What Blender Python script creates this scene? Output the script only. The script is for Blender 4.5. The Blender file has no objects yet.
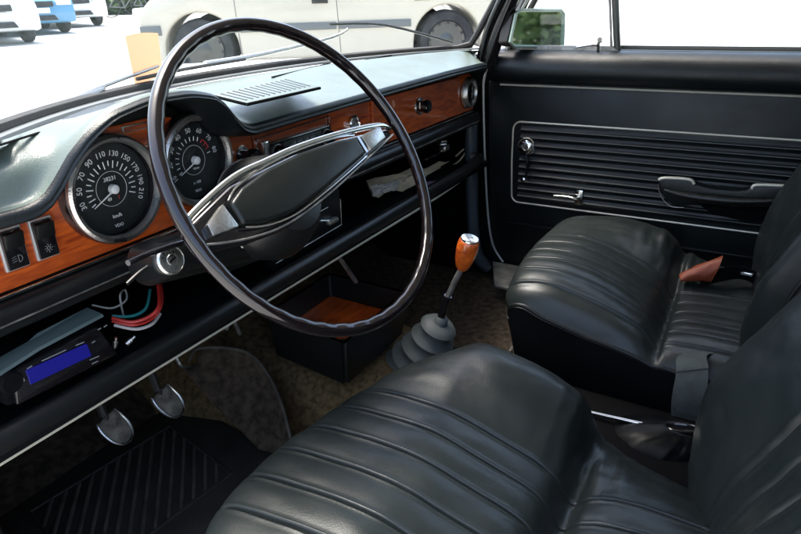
import bpy, bmesh, math, random
from mathutils import Vector, Matrix, noise
random.seed(7)
C = bpy.context.scene
COL = C.collection
V = Vector
R = math.radians
ORG = {}

# ---------------------------------------------------------------- camera frame (car axes: x right, y forward, z up, eye at origin)
XC = V((.47992, -.35594, .80186)); YC = V((-.87700, -.17015, .44936)); ZC = V((-.02350, -.91889, -.39382))
FPX = 620.0
def ray(px, py):
    d = V(((px-400.5)/FPX, (py-267)/FPX, 1))
    return V((XC.dot(d), YC.dot(d), ZC.dot(d)))
def at(px, py, ax, v):
    r = ray(px, py); return r*(v/r[ax])

# ---------------------------------------------------------------- objects
def tag(o, label=None, cat=None, group=None, kind=None):
    if label: o['label'] = label
    if cat: o['category'] = cat
    if group: o['group'] = group
    if kind: o['kind'] = kind
    return o
def empty(name, loc, label=None, cat=None, group=None):
    o = bpy.data.objects.new(name, None); COL.objects.link(o); o.location = loc
    o.empty_display_size = .05
    ORG[o.name] = V(loc); tag(o, label, cat, group); return o
def finish(bm, name, mat, parent=None, smooth=True, loc=None, angle=40):
    bmesh.ops.recalc_face_normals(bm, faces=bm.faces)
    if parent is not None: org = ORG[parent.name]
    else: org = V(loc) if loc is not None else V((0, 0, 0))
    me = bpy.data.meshes.new(name)
    bm.transform(Matrix.Translation(-org))
    bm.to_mesh(me); bm.free()
    for m in (mat if isinstance(mat, (list, tuple)) else [mat]): me.materials.append(m)
    if smooth:
        for p in me.polygons: p.use_smooth = True
        try: me.set_sharp_from_angle(angle=R(angle))
        except Exception: pass
    o = bpy.data.objects.new(name, me); COL.objects.link(o)
    if parent is not None: o.parent = parent
    else: o.location = org
    ORG[o.name] = org
    return o
def catmull(P, t):
    n = len(P)-1; x = min(max(t, 0), 1)*n; i = min(int(x), n-1); f = x-i
    p0 = P[max(i-1, 0)]; p1 = P[i]; p2 = P[i+1]; p3 = P[min(i+2, n)]
    return .5*((2*p1)+(p2-p0)*f+(2*p0-5*p1+4*p2-p3)*f*f+(3*p1-p0-3*p2+p3)*f**3)
def spline(P, n):
    P = [V(p) for p in P]; return [catmull(P, k/(n-1)) for k in range(n)]

class MB:
    def __init__(s): s.bm = bmesh.new()
    def box(s, c, d, rot=None, bev=0, seg=2):
        t = bmesh.new(); bmesh.ops.create_cube(t, size=1)
        bmesh.ops.scale(t, vec=V(d), verts=t.verts)
        if bev: bmesh.ops.bevel(t, geom=t.edges[:], offset=bev, segments=seg, affect='EDGES', profile=.5)
        M = Matrix.Translation(V(c)) @ (rot.to_4x4() if rot else Matrix())
        t.transform(M); s.add(t); return s
    def add(s, t):
        me = bpy.data.meshes.new('t'); t.to_mesh(me); t.free(); s.bm.from_mesh(me); bpy.data.meshes.remove(me)
    def prism(s, pts, vec, bev=0, seg=2):
        t = bmesh.new(); vs = [t.verts.new(V(p)) for p in pts]; f = t.faces.new(vs)
        r = bmesh.ops.extrude_face_region(t, geom=[f])
        bmesh.ops.translate(t, vec=V(vec), verts=[e for e in r['geom'] if isinstance(e, bmesh.types.BMVert)])
        bmesh.ops.recalc_face_normals(t, faces=t.faces)
        if bev: bmesh.ops.bevel(t, geom=t.edges[:], offset=bev, segments=seg, affect='EDGES', profile=.5, clamp_overlap=True)
        s.add(t); return s
    def tube(s, pts, r, closed=False, n=10, cap=True, sub=1, flat=1.0, upv=None):
        pts = [V(p) for p in pts]
        if sub > 1 and not closed: pts = spline(pts, (len(pts)-1)*sub+1)
        N = len(pts); rings = []; up = V(upv) if upv else None; prev = None
        for i, p in enumerate(pts):
            a = pts[(i-1) % N] if (closed or i > 0) else p; b = pts[(i+1) % N] if (closed or i < N-1) else p
            d = (b-a).normalized()
            if up: u = up
            elif prev is not None: u = prev
            else: u = V((0, 0, 1)) if abs(d.z) < .9 else V((0, 1, 0))
            w = d.cross(u).normalized(); u2 = w.cross(d).normalized(); prev = u2
            rr = r(i/(N-1 if not closed else N)) if callable(r) else r
            rings.append([s.bm.verts.new(p+w*math.cos(2*math.pi*k/n)*rr+u2*math.sin(2*math.pi*k/n)*rr*flat) for k in range(n)])
        for i in range(N if closed else N-1):
            A = rings[i]; B = rings[(i+1) % N]
            for k in range(n): s.bm.faces.new((A[k], A[(k+1) % n], B[(k+1) % n], B[k]))
        if cap and not closed: s.bm.faces.new(rings[0]); s.bm.faces.new(rings[-1][::-1])
        return s
    def lathe(s, o, d, prof, n=40, cap=True, a0=0, a1=2*math.pi, sx=1.0, up=None):
        o = V(o); d = V(d).normalized(); u = V(up) if up else (V((0, 0, 1)) if abs(d.z) < .9 else V((0, 1, 0)))
        w = d.cross(u).normalized(); u = w.cross(d).normalized(); full = abs(a1-a0-2*math.pi) < 1e-6
        m = n if full else n+1; rings = []
        for (h, r) in prof:
            rings.append([s.bm.verts.new(o+d*h+(w*math.cos(a0+(a1-a0)*k/n)*sx+u*math.sin(a0+(a1-a0)*k/n))*max(r, 1e-5)) for k in range(m)])
        for A, B in zip(rings, rings[1:]):
            for k in range(n): s.bm.faces.new((A[k], A[(k+1) % m], B[(k+1) % m], B[k]))
        if cap and full:
            for q in (rings[0], rings[-1]):
                try: s.bm.faces.new(q)
                except ValueError: pass
        return s
    def grid(s, G, thick=None):
        vs = [[s.bm.verts.new(p) for p in row] for row in G]
        for a, b in zip(vs, vs[1:]):
            for k in range(len(a)-1): s.bm.faces.new((a[k], a[k+1], b[k+1], b[k]))
        if thick:
            v2 = [[s.bm.verts.new(p+V(thick)) for p in row] for row in G]
            for a, b in zip(v2, v2[1:]):
                for k in range(len(a)-1): s.bm.faces.new((a[k], b[k], b[k+1], a[k+1]))
            n = len(vs)-1; m = len(vs[0])-1
            for i in range(n):
                s.bm.faces.new((vs[i][0], vs[i+1][0], v2[i+1][0], v2[i][0])); s.bm.faces.new((vs[i][m], v2[i][m], v2[i+1][m], vs[i+1][m]))
            for k in range(m):
                s.bm.faces.new((vs[0][k], v2[0][k], v2[0][k+1], vs[0][k+1])); s.bm.faces.new((vs[n][k], vs[n][k+1], v2[n][k+1], v2[n][k]))
        return s
    def text(s, body, size, M, depth=.0002, align='CENTER'):
        cu = bpy.data.curves.new('t', 'FONT'); cu.body = body; cu.size = size; cu.extrude = depth
        cu.align_x = align; cu.align_y = 'CENTER'; cu.resolution_u = 2
        o = bpy.data.objects.new('t', cu); COL.objects.link(o)
        dg = bpy.context.evaluated_depsgraph_get(); me = bpy.data.meshes.new_from_object(o.evaluated_get(dg))
        me.transform(M); s.bm.from_mesh(me); bpy.data.meshes.remove(me)
        bpy.data.objects.remove(o); bpy.data.curves.remove(cu); return s
    def build(s, name, mat, parent=None, **k): return finish(s.bm, name, mat, parent, **k)
    def build_each(s, name, mat, parent=None, **k):
        bm = s.bm; bm.verts.ensure_lookup_table(); seen = set(); out = []
        for v0 in bm.verts:
            if v0.index in seen and v0.tag: continue
            if v0.tag: continue
            st = [v0]; v0.tag = True; isl = []
            while st:
                v = st.pop(); isl.append(v)
                for e in v.link_edges:
                    w = e.other_vert(v)
                    if not w.tag: w.tag = True; st.append(w)
            nb = bmesh.new(); mp = {v: nb.verts.new(v.co) for v in isl}; fs = set(f for v in isl for f in v.link_faces)
            for f in fs: nb.faces.new([mp[v] for v in f.verts])
            out.append(finish(nb, name, mat, parent, **k))
        bm.free(); return out

def bicubic(ctrl, nu, nv):
    rows = [[V(p) for p in r] for r in ctrl]
    fine = [spline(r, nu) for r in rows]
    cols = [spline([fine[i][k] for i in range(len(rows))], nv) for k in range(nu)]
    return [[cols[k][j] for k in range(nu)] for j in range(nv)]

# ---------------------------------------------------------------- materials
def mat(name, col, rough=.5, metal=0, spec=.5, bump=0, bscale=200, nvar=0, nscale=8, col2=None, coat=0, btype='noise', emit=None, estr=1, detail=4, rvar=0):
    m = bpy.data.materials.new(name); m.use_nodes = True; nt = m.node_tree; N = nt.nodes; L = nt.links
    b = N['Principled BSDF']; b.inputs['Base Color'].default_value = (*col, 1); b.inputs['Roughness'].default_value = rough
    b.inputs['Metallic'].default_value = metal; b.inputs['Specular IOR Level'].default_value = spec
    b.inputs['Coat Weight'].default_value = coat; b.inputs['Coat Roughness'].default_value = .08
    tc = N.new('ShaderNodeTexCoord')
    if nvar or col2 or rvar:
        n = N.new('ShaderNodeTexNoise'); n.inputs['Scale'].default_value = nscale; n.inputs['Detail'].default_value = detail
        L.new(tc.outputs['Object'], n.inputs['Vector'])
        if nvar or col2:
            r = N.new('ShaderNodeValToRGB'); c2 = col2 or tuple(c*(1+nvar) for c in col); c1 = col if col2 else tuple(c*(1-nvar) for c in col)
            r.color_ramp.elements[0].position = .35; r.color_ramp.elements[1].position = .65
            r.color_ramp.elements[0].color = (*c1, 1); r.color_ramp.elements[1].color = (*c2, 1)
            L.new(n.outputs['Fac'], r.inputs['Fac']); L.new(r.outputs['Color'], b.inputs['Base Color'])
        if rvar:
            mr = N.new('ShaderNodeMapRange'); mr.inputs['From Min'].default_value = .3; mr.inputs['From Max'].default_value = .7
            mr.inputs['To Min'].default_value = max(rough-rvar, .02); mr.inputs['To Max'].default_value = rough+rvar
            L.new(n.outputs['Fac'], mr.inputs['Value']); L.new(mr.outputs['Result'], b.inputs['Roughness'])
    if bump:
        if btype == 'voronoi':
            t = N.new('ShaderNodeTexVoronoi'); t.inputs['Scale'].default_value = bscale; out = t.outputs['Distance']
        else:
            t = N.new('ShaderNodeTexNoise'); t.inputs['Scale'].default_value = bscale; t.inputs['Detail'].default_value = 3; out = t.outputs['Fac']
        L.new(tc.outputs['Object'], t.inputs['Vector'])
        bp = N.new('ShaderNodeBump'); bp.inputs['Strength'].default_value = bump; bp.inputs['Distance'].default_value = .002
        L.new(out, bp.inputs['Height']); L.new(bp.outputs['Normal'], b.inputs['Normal'])
    if emit:
        b.inputs['Emission Color'].default_value = (*emit, 1); b.inputs['Emission Strength'].default_value = estr
    return m
def glass(name, tint=(1, 1, 1), refl=.06):
    m = bpy.data.materials.new(name); m.use_nodes = True; nt = m.node_tree; N = nt.nodes; L = nt.links
    N.remove(N['Principled BSDF']); out = N['Material Output']
    tr = N.new('ShaderNodeBsdfTransparent'); tr.inputs['Color'].default_value = (*tint, 1)
    gl = N.new('ShaderNodeBsdfGlossy'); gl.inputs['Roughness'].default_value = .01
    fr = N.new('ShaderNodeFresnel'); ge = N.new('ShaderNodeNewGeometry'); mi = N.new('ShaderNodeMix'); mi.inputs[2].default_value = 1.45; mi.inputs[3].default_value = 1/1.45
    L.new(ge.outputs['Backfacing'], mi.inputs[0]); L.new(mi.outputs[0], fr.inputs['IOR'])
    mx = N.new('ShaderNodeMixShader'); L.new(fr.outputs[0], mx.inputs[0]); L.new(tr.outputs[0], mx.inputs[1]); L.new(gl.outputs[0], mx.inputs[2])
    L.new(mx.outputs[0], out.inputs['Surface']); return m
def wood_mat(name, c1, c2, coat=.6):
    m = mat(name, c1, rough=.35, coat=coat); nt = m.node_tree; N = nt.nodes; L = nt.links; b = N['Principled BSDF']
    tc = N.new('ShaderNodeTexCoord'); mp = N.new('ShaderNodeMapping'); mp.inputs['Scale'].default_value = (3.5, 12, 26); mp.inputs['Rotation'].default_value = (0, .12, 0)
    n1 = N.new('ShaderNodeTexNoise'); n1.inputs['Scale'].default_value = 3.0; n1.inputs['Detail'].default_value = 8; n1.inputs['Distortion'].default_value = 1.6
    r = N.new('ShaderNodeValToRGB'); e = r.color_ramp.elements; e[0].position = .30; e[0].color = (*c2, 1); e[1].position = .62; e[1].color = (*c1, 1)
    L.new(tc.outputs['Object'], mp.inputs['Vector']); L.new(mp.outputs['Vector'], n1.inputs['Vector']); L.new(n1.outputs['Fac'], r.inputs['Fac'])
    L.new(r.outputs['Color'], b.inputs['Base Color']); return m
def leather(name, col, rough=.42, bump=.25):
    m = mat(name, col, rough=rough, spec=.38); nt = m.node_tree; N = nt.nodes; L = nt.links; b = N['Principled BSDF']
    tc = N.new('ShaderNodeTexCoord')
    v = N.new('ShaderNodeTexVoronoi'); v.inputs['Scale'].default_value = 520
    n = N.new('ShaderNodeTexNoise'); n.inputs['Scale'].default_value = 22; n.inputs['Detail'].default_value = 5
    n2 = N.new('ShaderNodeTexNoise'); n2.inputs['Scale'].default_value = 9; n2.inputs['Detail'].default_value = 3; n2.inputs['Distortion'].default_value = .6
    for q in (v, n, n2): L.new(tc.outputs['Object'], q.inputs['Vector'])
    b1 = N.new('ShaderNodeBump'); b1.inputs['Strength'].default_value = bump; b1.inputs['Distance'].default_value = .0006; L.new(v.outputs['Distance'], b1.inputs['Height'])
    b2 = N.new('ShaderNodeBump'); b2.inputs['Strength'].default_value = .22; b2.inputs['Distance'].default_value = .003; L.new(n.outputs['Fac'], b2.inputs['Height'])
    L.new(b1.outputs['Normal'], b2.inputs['Normal']); L.new(b2.outputs['Normal'], b.inputs['Normal'])
    mr = N.new('ShaderNodeMapRange'); mr.inputs['From Min'].default_value = .3; mr.inputs['From Max'].default_value = .7
    mr.inputs['To Min'].default_value = rough-.07; mr.inputs['To Max'].default_value = rough+.1
    L.new(n2.outputs['Fac'], mr.inputs['Value']); L.new(mr.outputs['Result'], b.inputs['Roughness']); return m

M = {}
M['leather'] = leather('seat_leather', (.0125, .0165, .0162), .36, .18)
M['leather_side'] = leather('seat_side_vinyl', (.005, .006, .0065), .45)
M['gaiter'] = leather('gaiter_leather', (.003, .0035, .004), .30, .15)
M['gaiter'].node_tree.nodes['Principled BSDF'].inputs['Specular IOR Level'].default_value = .10
M['vinyl'] = leather('dash_glare_vinyl', (.118, .148, .130), .30, .25)  # pale base stands in for windscreen glare; the pad itself is dark
M['hornvinyl'] = leather('horn_pad_vinyl', (.008, .010, .0085), .36, .12)
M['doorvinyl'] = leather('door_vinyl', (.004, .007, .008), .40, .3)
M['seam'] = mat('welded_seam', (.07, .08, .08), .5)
M['black'] = mat('black_plastic', (.0055, .0065, .0065), .36, bump=.1, bscale=300)
M['matt'] = mat('matt_black', (.0045, .0045, .005), .9, spec=.05, bump=.2, bscale=150)
M['gloss'] = mat('gloss_black', (.008, .007, .008), .12, coat=.5)
M['rim'] = mat('rim_bakelite', (.006, .0032, .0035), .13, coat=.5, rvar=.04, nscale=30)
M['chrome'] = mat('chrome', (.78, .78, .76), .14, 1, rvar=.05, nscale=60)
M['brushed'] = mat('brushed_metal', (.62, .61, .58), .32, 1, bump=.3, bscale=350, rvar=.1, nscale=40)
M['dull'] = mat('worn_metal', (.30, .29, .27), .45, .8, nvar=.35, nscale=40)
M['wood'] = wood_mat('varnished_wood', (.58, .105, .013), (.22, .024, .005), 1)
M['woodred'] = wood_mat('red_varnished_wood', (.42, .075, .012), (.16, .020, .004), 1)
M['carpet'] = mat('brown_carpet', (.070, .048, .024), .95, spec=.1, col2=(.16, .112, .056), nscale=90, bump=1, bscale=500)
M['carpetdark'] = mat('dark_carpet', (.028, .022, .017), .95, spec=.1, col2=(.075, .058, .042), nscale=60, bump=1, bscale=400)
M['rubber'] = mat('black_rubber', (.020, .018, .016), .6, bump=.3, bscale=200, nvar=.3, nscale=20)
M['greyrubber'] = mat('grey_rubber_boot', (.055, .064, .064), .6, bump=.2, bscale=120, nvar=.15, nscale=18)
M['dial'] = mat('dial_black', (.012, .016, .016), .5)
M['white'] = mat('white_marking', (.75, .76, .74), .6)
M['red'] = mat('red_marking', (.55, .03, .03), .6)
M['glass'] = glass('windscreen_glass', (.97, 1, .985))
M['lens'] = glass('gauge_lens')
M['knobwood'] = wood_mat('orange_knob_wood', (.60, .12, .012), (.30, .04, .006), 1)
M['paint'] = mat('white_paint', (.80, .81, .80), .25, coat=.5)
M['beige'] = mat('beige_paint', (.53, .49, .395), .3, coat=.6, nvar=.03, nscale=3)
M['blue'] = mat('blue_paint', (.10, .30, .50), .3, coat=.6)
M['tyre'] = mat('tyre_rubber', (.030, .030, .032), .8, nvar=.3, nscale=10)
M['alloy'] = mat('hubcap', (.10, .10, .095), .35, .8)
M['carglass'] = mat('dark_car_glass', (.02, .03, .035), .05, spec=.8)
M['strip'] = mat('grey_moulding', (.13, .14, .14), .5)
M['lamp'] = mat('headlamp_glass', (.75, .78, .80), .1, spec=.9, coat=.8)
M['cream'] = mat('cream_paper', (.50, .42, .29), .8, nvar=.2, nscale=25, bump=.4, bscale=60)
M['whitepack'] = mat('white_wrapper', (.32, .31, .28), .4, bump=.5, bscale=50)
M['greypaper'] = mat('grey_green_paper', (.07, .10, .095), .6)
M['purple'] = mat('lilac_paper', (.28, .19, .30), .6)
M['web'] = mat('belt_webbing', (.040, .050, .048), .75, bump=.5, bscale=900, nvar=.2, nscale=60)
M['redleather'] = leather('red_brown_leather', (.20, .042, .016), .5, .3)
M['redwire'] = mat('red_insulation', (.35, .02, .015), .35)
M['tealwire'] = mat('teal_insulation', (.02, .20, .20), .35)
M['greywire'] = mat('grey_insulation', (.25, .25, .24), .5)
M['whitewire'] = mat('pale_insulation', (.45, .42, .40), .4)
M['lcd'] = mat('blue_display', (.006, .006, .06), .3, emit=(.010, .010, .30), estr=.10)
M['greymark'] = mat('grey_marking', (.20, .21, .21), .6)
M['alu'] = mat('sill_aluminium', (.42, .42, .40), .5, .7, bump=.5, bscale=200, nvar=.3, nscale=30)
M['frame'] = mat('window_frame_paint', (.045, .048, .042), .3, coat=.3)
M['ribrubber'] = mat('dusty_rib_rubber', (.050, .045, .036), .7, nvar=.4, nscale=30)
M['dirty'] = mat('dusty_rubber', (.16, .145, .12), .8, nvar=.5, nscale=50, bump=.6, bscale=150)
M['post'] = mat('blue_grey_vinyl', (.045, .060, .075), .4)
M['mirror'] = mat('mirror_silver', (.75, .80, .76), .03, 1)
M['rimseal'] = mat('pale_door_trim', (.50, .52, .52), .3, .5)
M['trim'] = mat('pale_bright_trim', (.62, .60, .50), .38, .4)
M['headliner'] = mat('pale_headlining', (.35, .35, .33), .9)
M['leafstalk'] = mat('leaf_green', (.05, .09, .03), .8, col2=(.09, .14, .05), nscale=3)
M['bark'] = mat('bark', (.06, .045, .035), .9)

# flyer: thin translucent paper
m = bpy.data.materials.new('orange_paper'); m.use_nodes = True; nt = m.node_tree
b = nt.nodes['Principled BSDF']; b.inputs['Base Color'].default_value = (.50, .275, .16, 1); b.inputs['Roughness'].default_value = .8
t = nt.nodes.new('ShaderNodeBsdfTranslucent'); t.inputs['Color'].default_value = (.52, .29, .17, 1); mx = nt.nodes.new('ShaderNodeMixShader'); mx.inputs[0].default_value = .5
nt.links.new(b.outputs[0], mx.inputs[1]); nt.links.new(t.outputs[0], mx.inputs[2]); nt.links.new(mx.outputs[0], nt.nodes['Material Output'].inputs['Surface']); M['flyer'] = m

# ================================================================ SETTING OUTSIDE
GX, GY, GZ = .025, .012, -.90
def gz(x, y): return GZ+GX*x+GY*y
bm = bmesh.new(); S = 400; q = []
n = 40
vs = [[bm.verts.new((x, y, gz(x, y))) for x in [-S+2*S*i/n for i in range(n+1)]] for y in [-S+2*S*j/n for j in range(n+1)]]
for a, b_ in zip(vs, vs[1:]):
    for k in range(n): bm.faces.new((a[k], a[k+1], b_[k+1], b_[k]))
pav = mat('pale_concrete', (.46, .46, .44), .9, nvar=.06, nscale=.7, bump=.3, bscale=30)
g = finish(bm, 'ground', pav, smooth=False); tag(g, 'pale sunlit concrete of the car park', None, kind='structure')

def car(loc, heading, paint, label, group, detail=True, name='parked_car'):
    """local frame: +x front, z up, wheel centres at x=+-1.25; then rotated onto heading."""
    h = V((heading[0], heading[1], 0)).normalized(); s = V((-h.y, h.x, 0))
    Z = V((GX*h.x+GY*h.y, 0, 0)); up = V((-GX, -GY, 1)).normalized()
    hh = (h-up*h.dot(up)).normalized(); ss = up.cross(hh)
    L = V(loc); root = empty(name, L, label, 'car', group)
    def W(x, y, z):
        if x > 1.61: x = 1.61+(x-1.61)*.5
        return L+hh*x+ss*y+up*z
    def arch(cx, r, a0=180, a1=0, n=12): return [(cx+r*math.cos(R(a0+(a1-a0)*i/n)), .31+r*math.sin(R(a0+(a1-a0)*i/n))) for i in range(n+1)]
    prof = [(-2.0, .28), (-2.08, .50), (-2.05, .86), (-1.9, .93), (.78, .95), (1.25, .90), (1.75, .80), (2.02, .66), (2.08, .45), (2.0, .25)]
    low = [(1.25+.36, .22)]+[p for p in arch(1.25, .36, 0, 180)]+[(1.25-.36, .2), (-1.25+.36, .2)]+[p for p in arch(-1.25, .36, 0, 180)]+[(-1.25-.36, .22)]
    poly = prof+low
    b1 = MB()
    for side in (-1, 1):   # two skins with a shallow shoulder, joined over the top
        pass
    b1.prism([W(x, -.80, z) for x, z in poly], ss*1.60, bev=.035, seg=3)
    body = b1.build('body', paint, root)
    b2 = MB(); gl = [(-1.95, .92), (-1.75, 1.34), (-1.55, 1.40), (-.2, 1.42), (.15, 1.36), (.85, .93)]
    vs0 = [W(x, -.74+(z-.92)*.30, z) for x, z in gl]; vs1 = [W(x, .74-(z-.92)*.30, z) for x, z in gl]
    t = bmesh.new(); A = [t.verts.new(p) for p in vs0]; B = [t.verts.new(p) for p in vs1]
    t.faces.new(A); t.faces.new(B[::-1])
    for i in range(len(A)): t.faces.new((A[i], B[i], B[(i+1) % len(A)], A[(i+1) % len(A)]))
    b2.add(t); b2.build('window_glass', M['carglass'], root, smooth=False)
    rf = MB(); rf.prism([W(x, -.60, z) for x, z in ((-1.78, 1.36), (-1.55, 1.425), (-.2, 1.445), (.16, 1.38), (.12, 1.35), (-.2, 1.40), (-1.5, 1.38), (-1.7, 1.33))], ss*1.2, bev=.01)
    for y in (-1, 1):
        for xa, za, xb, zb in ((.85, .93, .14, 1.37), (-.35, .94, -.38, 1.41), (-1.2, .94, -1.25, 1.41), (-1.95, .93, -1.72, 1.36)):
            rf.tube([W(xa, y*(.745-(za-.92)*.3), za), W(xb, y*(.745-(zb-.92)*.3), zb)], .035, n=8)
    rf.build('roof', paint, root)
    for fx in (1.25, -1.25):
        for sy in (-1, 1):
            o = W(fx, sy*.66, .31); w = MB(); d = ss*sy
            w.lathe(o, d, [(-.06, .19), (-.07, .28), (-.05, .305), (.07, .305), (.10, .285), (.105, .215), (.09, .20)], 36, cap=False, up=up)
            wo = w.build('wheel', M['tyre'], root)
            r_ = MB(); r_.lathe(o, d, [(.085, .205), (.10, .195), (.08, .16), (.07, .11), (.095, .06), (.10, .02)], 36, up=up)
            for i_, f_ in enumerate(r_.bm.faces):
                if i_//36 == 1 and i_ % 3 == 0: f_.material_index = 1
            ro = r_.build('hubcap', [M['alloy'], M['tyre']], wo)
    if detail:
        for sy in (-1, 1):
            mo = MB()
            for xa, xb in ((-.86, -.11), (-.09, .87)): mo.prism([W(xa, sy*.80, .47), W(xb, sy*.80, .47), W(xb, sy*.80, .54), W(xa, sy*.80, .54)], ss*sy*.02, bev=.006)
            mo.prism([W(1.63, sy*.80, .47), W(2.02, sy*.80, .47), W(2.02, sy*.80, .56), W(1.63, sy*.80, .56)], ss*sy*.02, bev=.006)
            mo.build_each('side_moulding', M['strip'], root)
            for dx in (.06, -.98):
                hd = MB(); hd.prism([W(dx-.08, sy*.795, .715), W(dx+.08, sy*.795, .715), W(dx+.08, sy*.795, .765), W(dx-.08, sy*.795, .765)], ss*sy*.018, bev=.006)
                hd.build('door_handle', M['black'], root)
            for dx in (.90, -.10):
                gp = MB(); gp.tube([W(dx, sy*.799, .94), W(dx-.01, sy*.801, .6), W(dx-.02, sy*.801, .24)], .0035, n=6); gp.build('door_gap', M['strip'], root)
            mi = MB(); mi.box((0, 0, 0), (.09, .18, .12), bev=.02); mi.bm.transform(Matrix.Translation(W(.62, sy*.88, .98)) @ Matrix((hh, ss, up)).transposed().to_4x4()); mi.build('wing_mirror', M['black'], root)
    for sy in (-1, 1):
        hl = MB(); hl.prism([W(2.0, sy*.42, .60), W(2.0, sy*.74, .60), W(1.96, sy*.74, .72), W(1.96, sy*.42, .72)], hh*.085, bev=.015); hl.build('headlight', M['lamp'], root)
    gr = MB(); gr.prism([W(2.0, -.36, .58), W(2.0, .36, .58), W(1.98, .36, .69), W(1.98, -.36, .69)], hh*.075, bev=.01); gr.build('grille', M['tyre'], root)
    lg = MB(); lg.prism([W(2.0, -.40, .30), W(2.0, .40, .30), W(2.0, .34, .40), W(2.0, -.34, .40)], hh*.082, bev=.01); lg.build('air_intake', M['tyre'], root)
    bp = MB(); bp.prism([W(2.02, -.26, .45), W(2.02, .26, .45), W(2.02, .26, .56), W(2.02, -.26, .56)], hh*.075, bev=.005); bp.build('number_plate', M['paint'], root)
    return root

d1 = V((.775, .785, -.065)); d2 = V((.967, .448, -.0593))
P1 = d1*6.3; P2 = d2*6.64
mid = (P1+P2)/2; hd = (P1-P2); side = V((-hd.y, hd.x, 0)).normalized()
cc = mid-side*.70; cc.z = gz(cc.x, cc.y)
car(cc, hd, M['beige'], 'beige car parked side-on just beyond the windscreen', None)
for (px, py, paint, lab) in ((-18, 43, M['paint'], 'white car with dark lower grille at the left end of the far parked row'),
                             (26, 33, M['blue'], 'blue car parked between the two white cars'),
                             (64, 26, M['paint'], 'white car standing right of the blue car in the far row')):
    r = ray(px, py); t = GZ/(r.z-GX*r.x-GY*r.y)*1.0
    p = r*t; p = p+V((.1, .5, 0)); p.z = gz(p.x, p.y)
    car(p, (-.28, -.96), paint, lab, 'cars in the far row', detail=False)

def bicycle(loc, heading, label):
    h = V((*heading, 0)).normalized(); L = V(loc); up = V((0, 0, 1)); s = up.cross(h)
    root = empty('bicycle', L, label, 'bicycle', 'bicycles behind the car park')
    P = lambda x, z, y=0: L+h*x+up*z+s*y
    for wx in (-.52, .52):
        w = MB(); w.tube([P(wx+.33*math.cos(a), .34+.33*math.sin(a)) for a in [2*math.pi*k/28 for k in range(28)]], .018, closed=True, n=6)
        for k in range(10): w.tube([P(wx, .34), P(wx+.32*math.cos(k*math.pi/5), .34+.32*math.sin(k*math.pi/5))], .003, n=4)
        w.build('wheel', M['tyre'], root)
    f = MB()
    for a, b_ in (((-.52, .34), (-.15, .85)), ((-.52, .34), (-.05, .30)), ((-.05, .30), (-.2, .92)), ((-.05, .30), (.36, .78)), ((-.17, .80), (.34, .84)), ((.52, .34), (.33, .98))): f.tube([P(*a), P(*b_)], .018, n=6)
    f.build('frame', M['strip'], root)
    hb = MB(); hb.tube([P(.30, .98, -.26), P(.36, .99, 0), P(.30, .98, .26)], .014, n=6); hb.build('handlebar', M['tyre'], root)
    sd = MB(); sd.box((0, 0, 0), (.25, .14, .06), bev=.02); sd.bm.transform(Matrix.Translation(P(-.2, .94)) @ Matrix((h, s, up)).transposed().to_4x4()); sd.build('saddle', M['tyre'], root)
for (px, py, hdg, lab) in ((128, 17, (.8, -.6), 'bicycle standing left of the other bicycles by the hedge'), (150, 15, (.9, -.3), 'bicycle standing in the middle of the row by the hedge'), (172, 13, (.7, -.7), 'bicycle at the right end of the row by the hedge')):
    r = ray(px, py); t = GZ/(r.z-GX*r.x-GY*r.y); p = r*t; bicycle(p, hdg, lab)

# hedge behind the bicycles and trees behind the car (seen in the door mirror)
def leaf_mass(name, boxes, nleaf, size, label, cat, kind=None, parent=None):
    b = MB()
    for (c, d) in boxes:
        for _ in range(nleaf):
            u = V((random.gauss(0, 1), random.gauss(0, 1), random.gauss(0, 1))).normalized()*random.uniform(.55, 1.05)
            p = V((c[0]+u.x*d[0], c[1]+u.y*d[1], c[2]+u.z*d[2]))
            a = V((random.uniform(-1, 1), random.uniform(-1, 1), random.uniform(-1, 1))).normalized(); e = a.orthogonal().normalized()
            sz = size*random.uniform(.6, 1.3)
            b.bm.faces.new([b.bm.verts.new(p+a*sz), b.bm.verts.new(p+e*sz*.5), b.bm.verts.new(p-a*sz), b.bm.verts.new(p-e*sz*.5)])
    o = b.build(name, M['leafstalk'], parent, smooth=False)
    if label: tag(o, label, cat, kind=kind)
    return o
A0 = ray(100, 10); A1 = ray(215, 4)
boxes = []
for k in range(16):
    f = k/15; p = ray(104+f*95, 8)*24; boxes.append(((p.x, p.y, gz(p.x, p.y)+.55), (1.2, 1.2, .75)))
leaf_mass('hedge', boxes, 260, .16, 'low green hedge behind the bicycles', 'hedge', kind='stuff')
for i, (x, y, h_, lab) in enumerate(((7.5, -10, 7, 'leafy tree behind the car, seen in the door mirror'), (12, -13, 8, 'tall leafy tree furthest behind the car, seen in the door mirror'), (3.5, -14, 7.5, 'leafy tree close behind the car, seen in the door mirror'))):
    z0 = gz(x, y); t = empty('tree', (x, y, z0), lab, 'tree')
    tr = MB(); tr.tube([(x, y, z0), (x+.1, y, z0+h_*.3), (x, y+.1, z0+h_*.7)], lambda k: .2-.13*k, n=8)
    for k in range(5): a = k*1.3; tr.tube([(x, y, z0+h_*.3), (x+math.cos(a)*1.2, y+math.sin(a)*1.2, z0+h_*.6)], lambda k: .08-.05*k, n=6)
    tr.build('trunk', M['bark'], t)
    leaf_mass('crown', [((x+random.uniform(-1.3, 1.3), y+random.uniform(-1.3, 1.3), z0+h_*random.uniform(.12, .95)), (1.5, 1.5, 1.2)) for _ in range(16)], 700, .17, None, None, parent=t)

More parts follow.
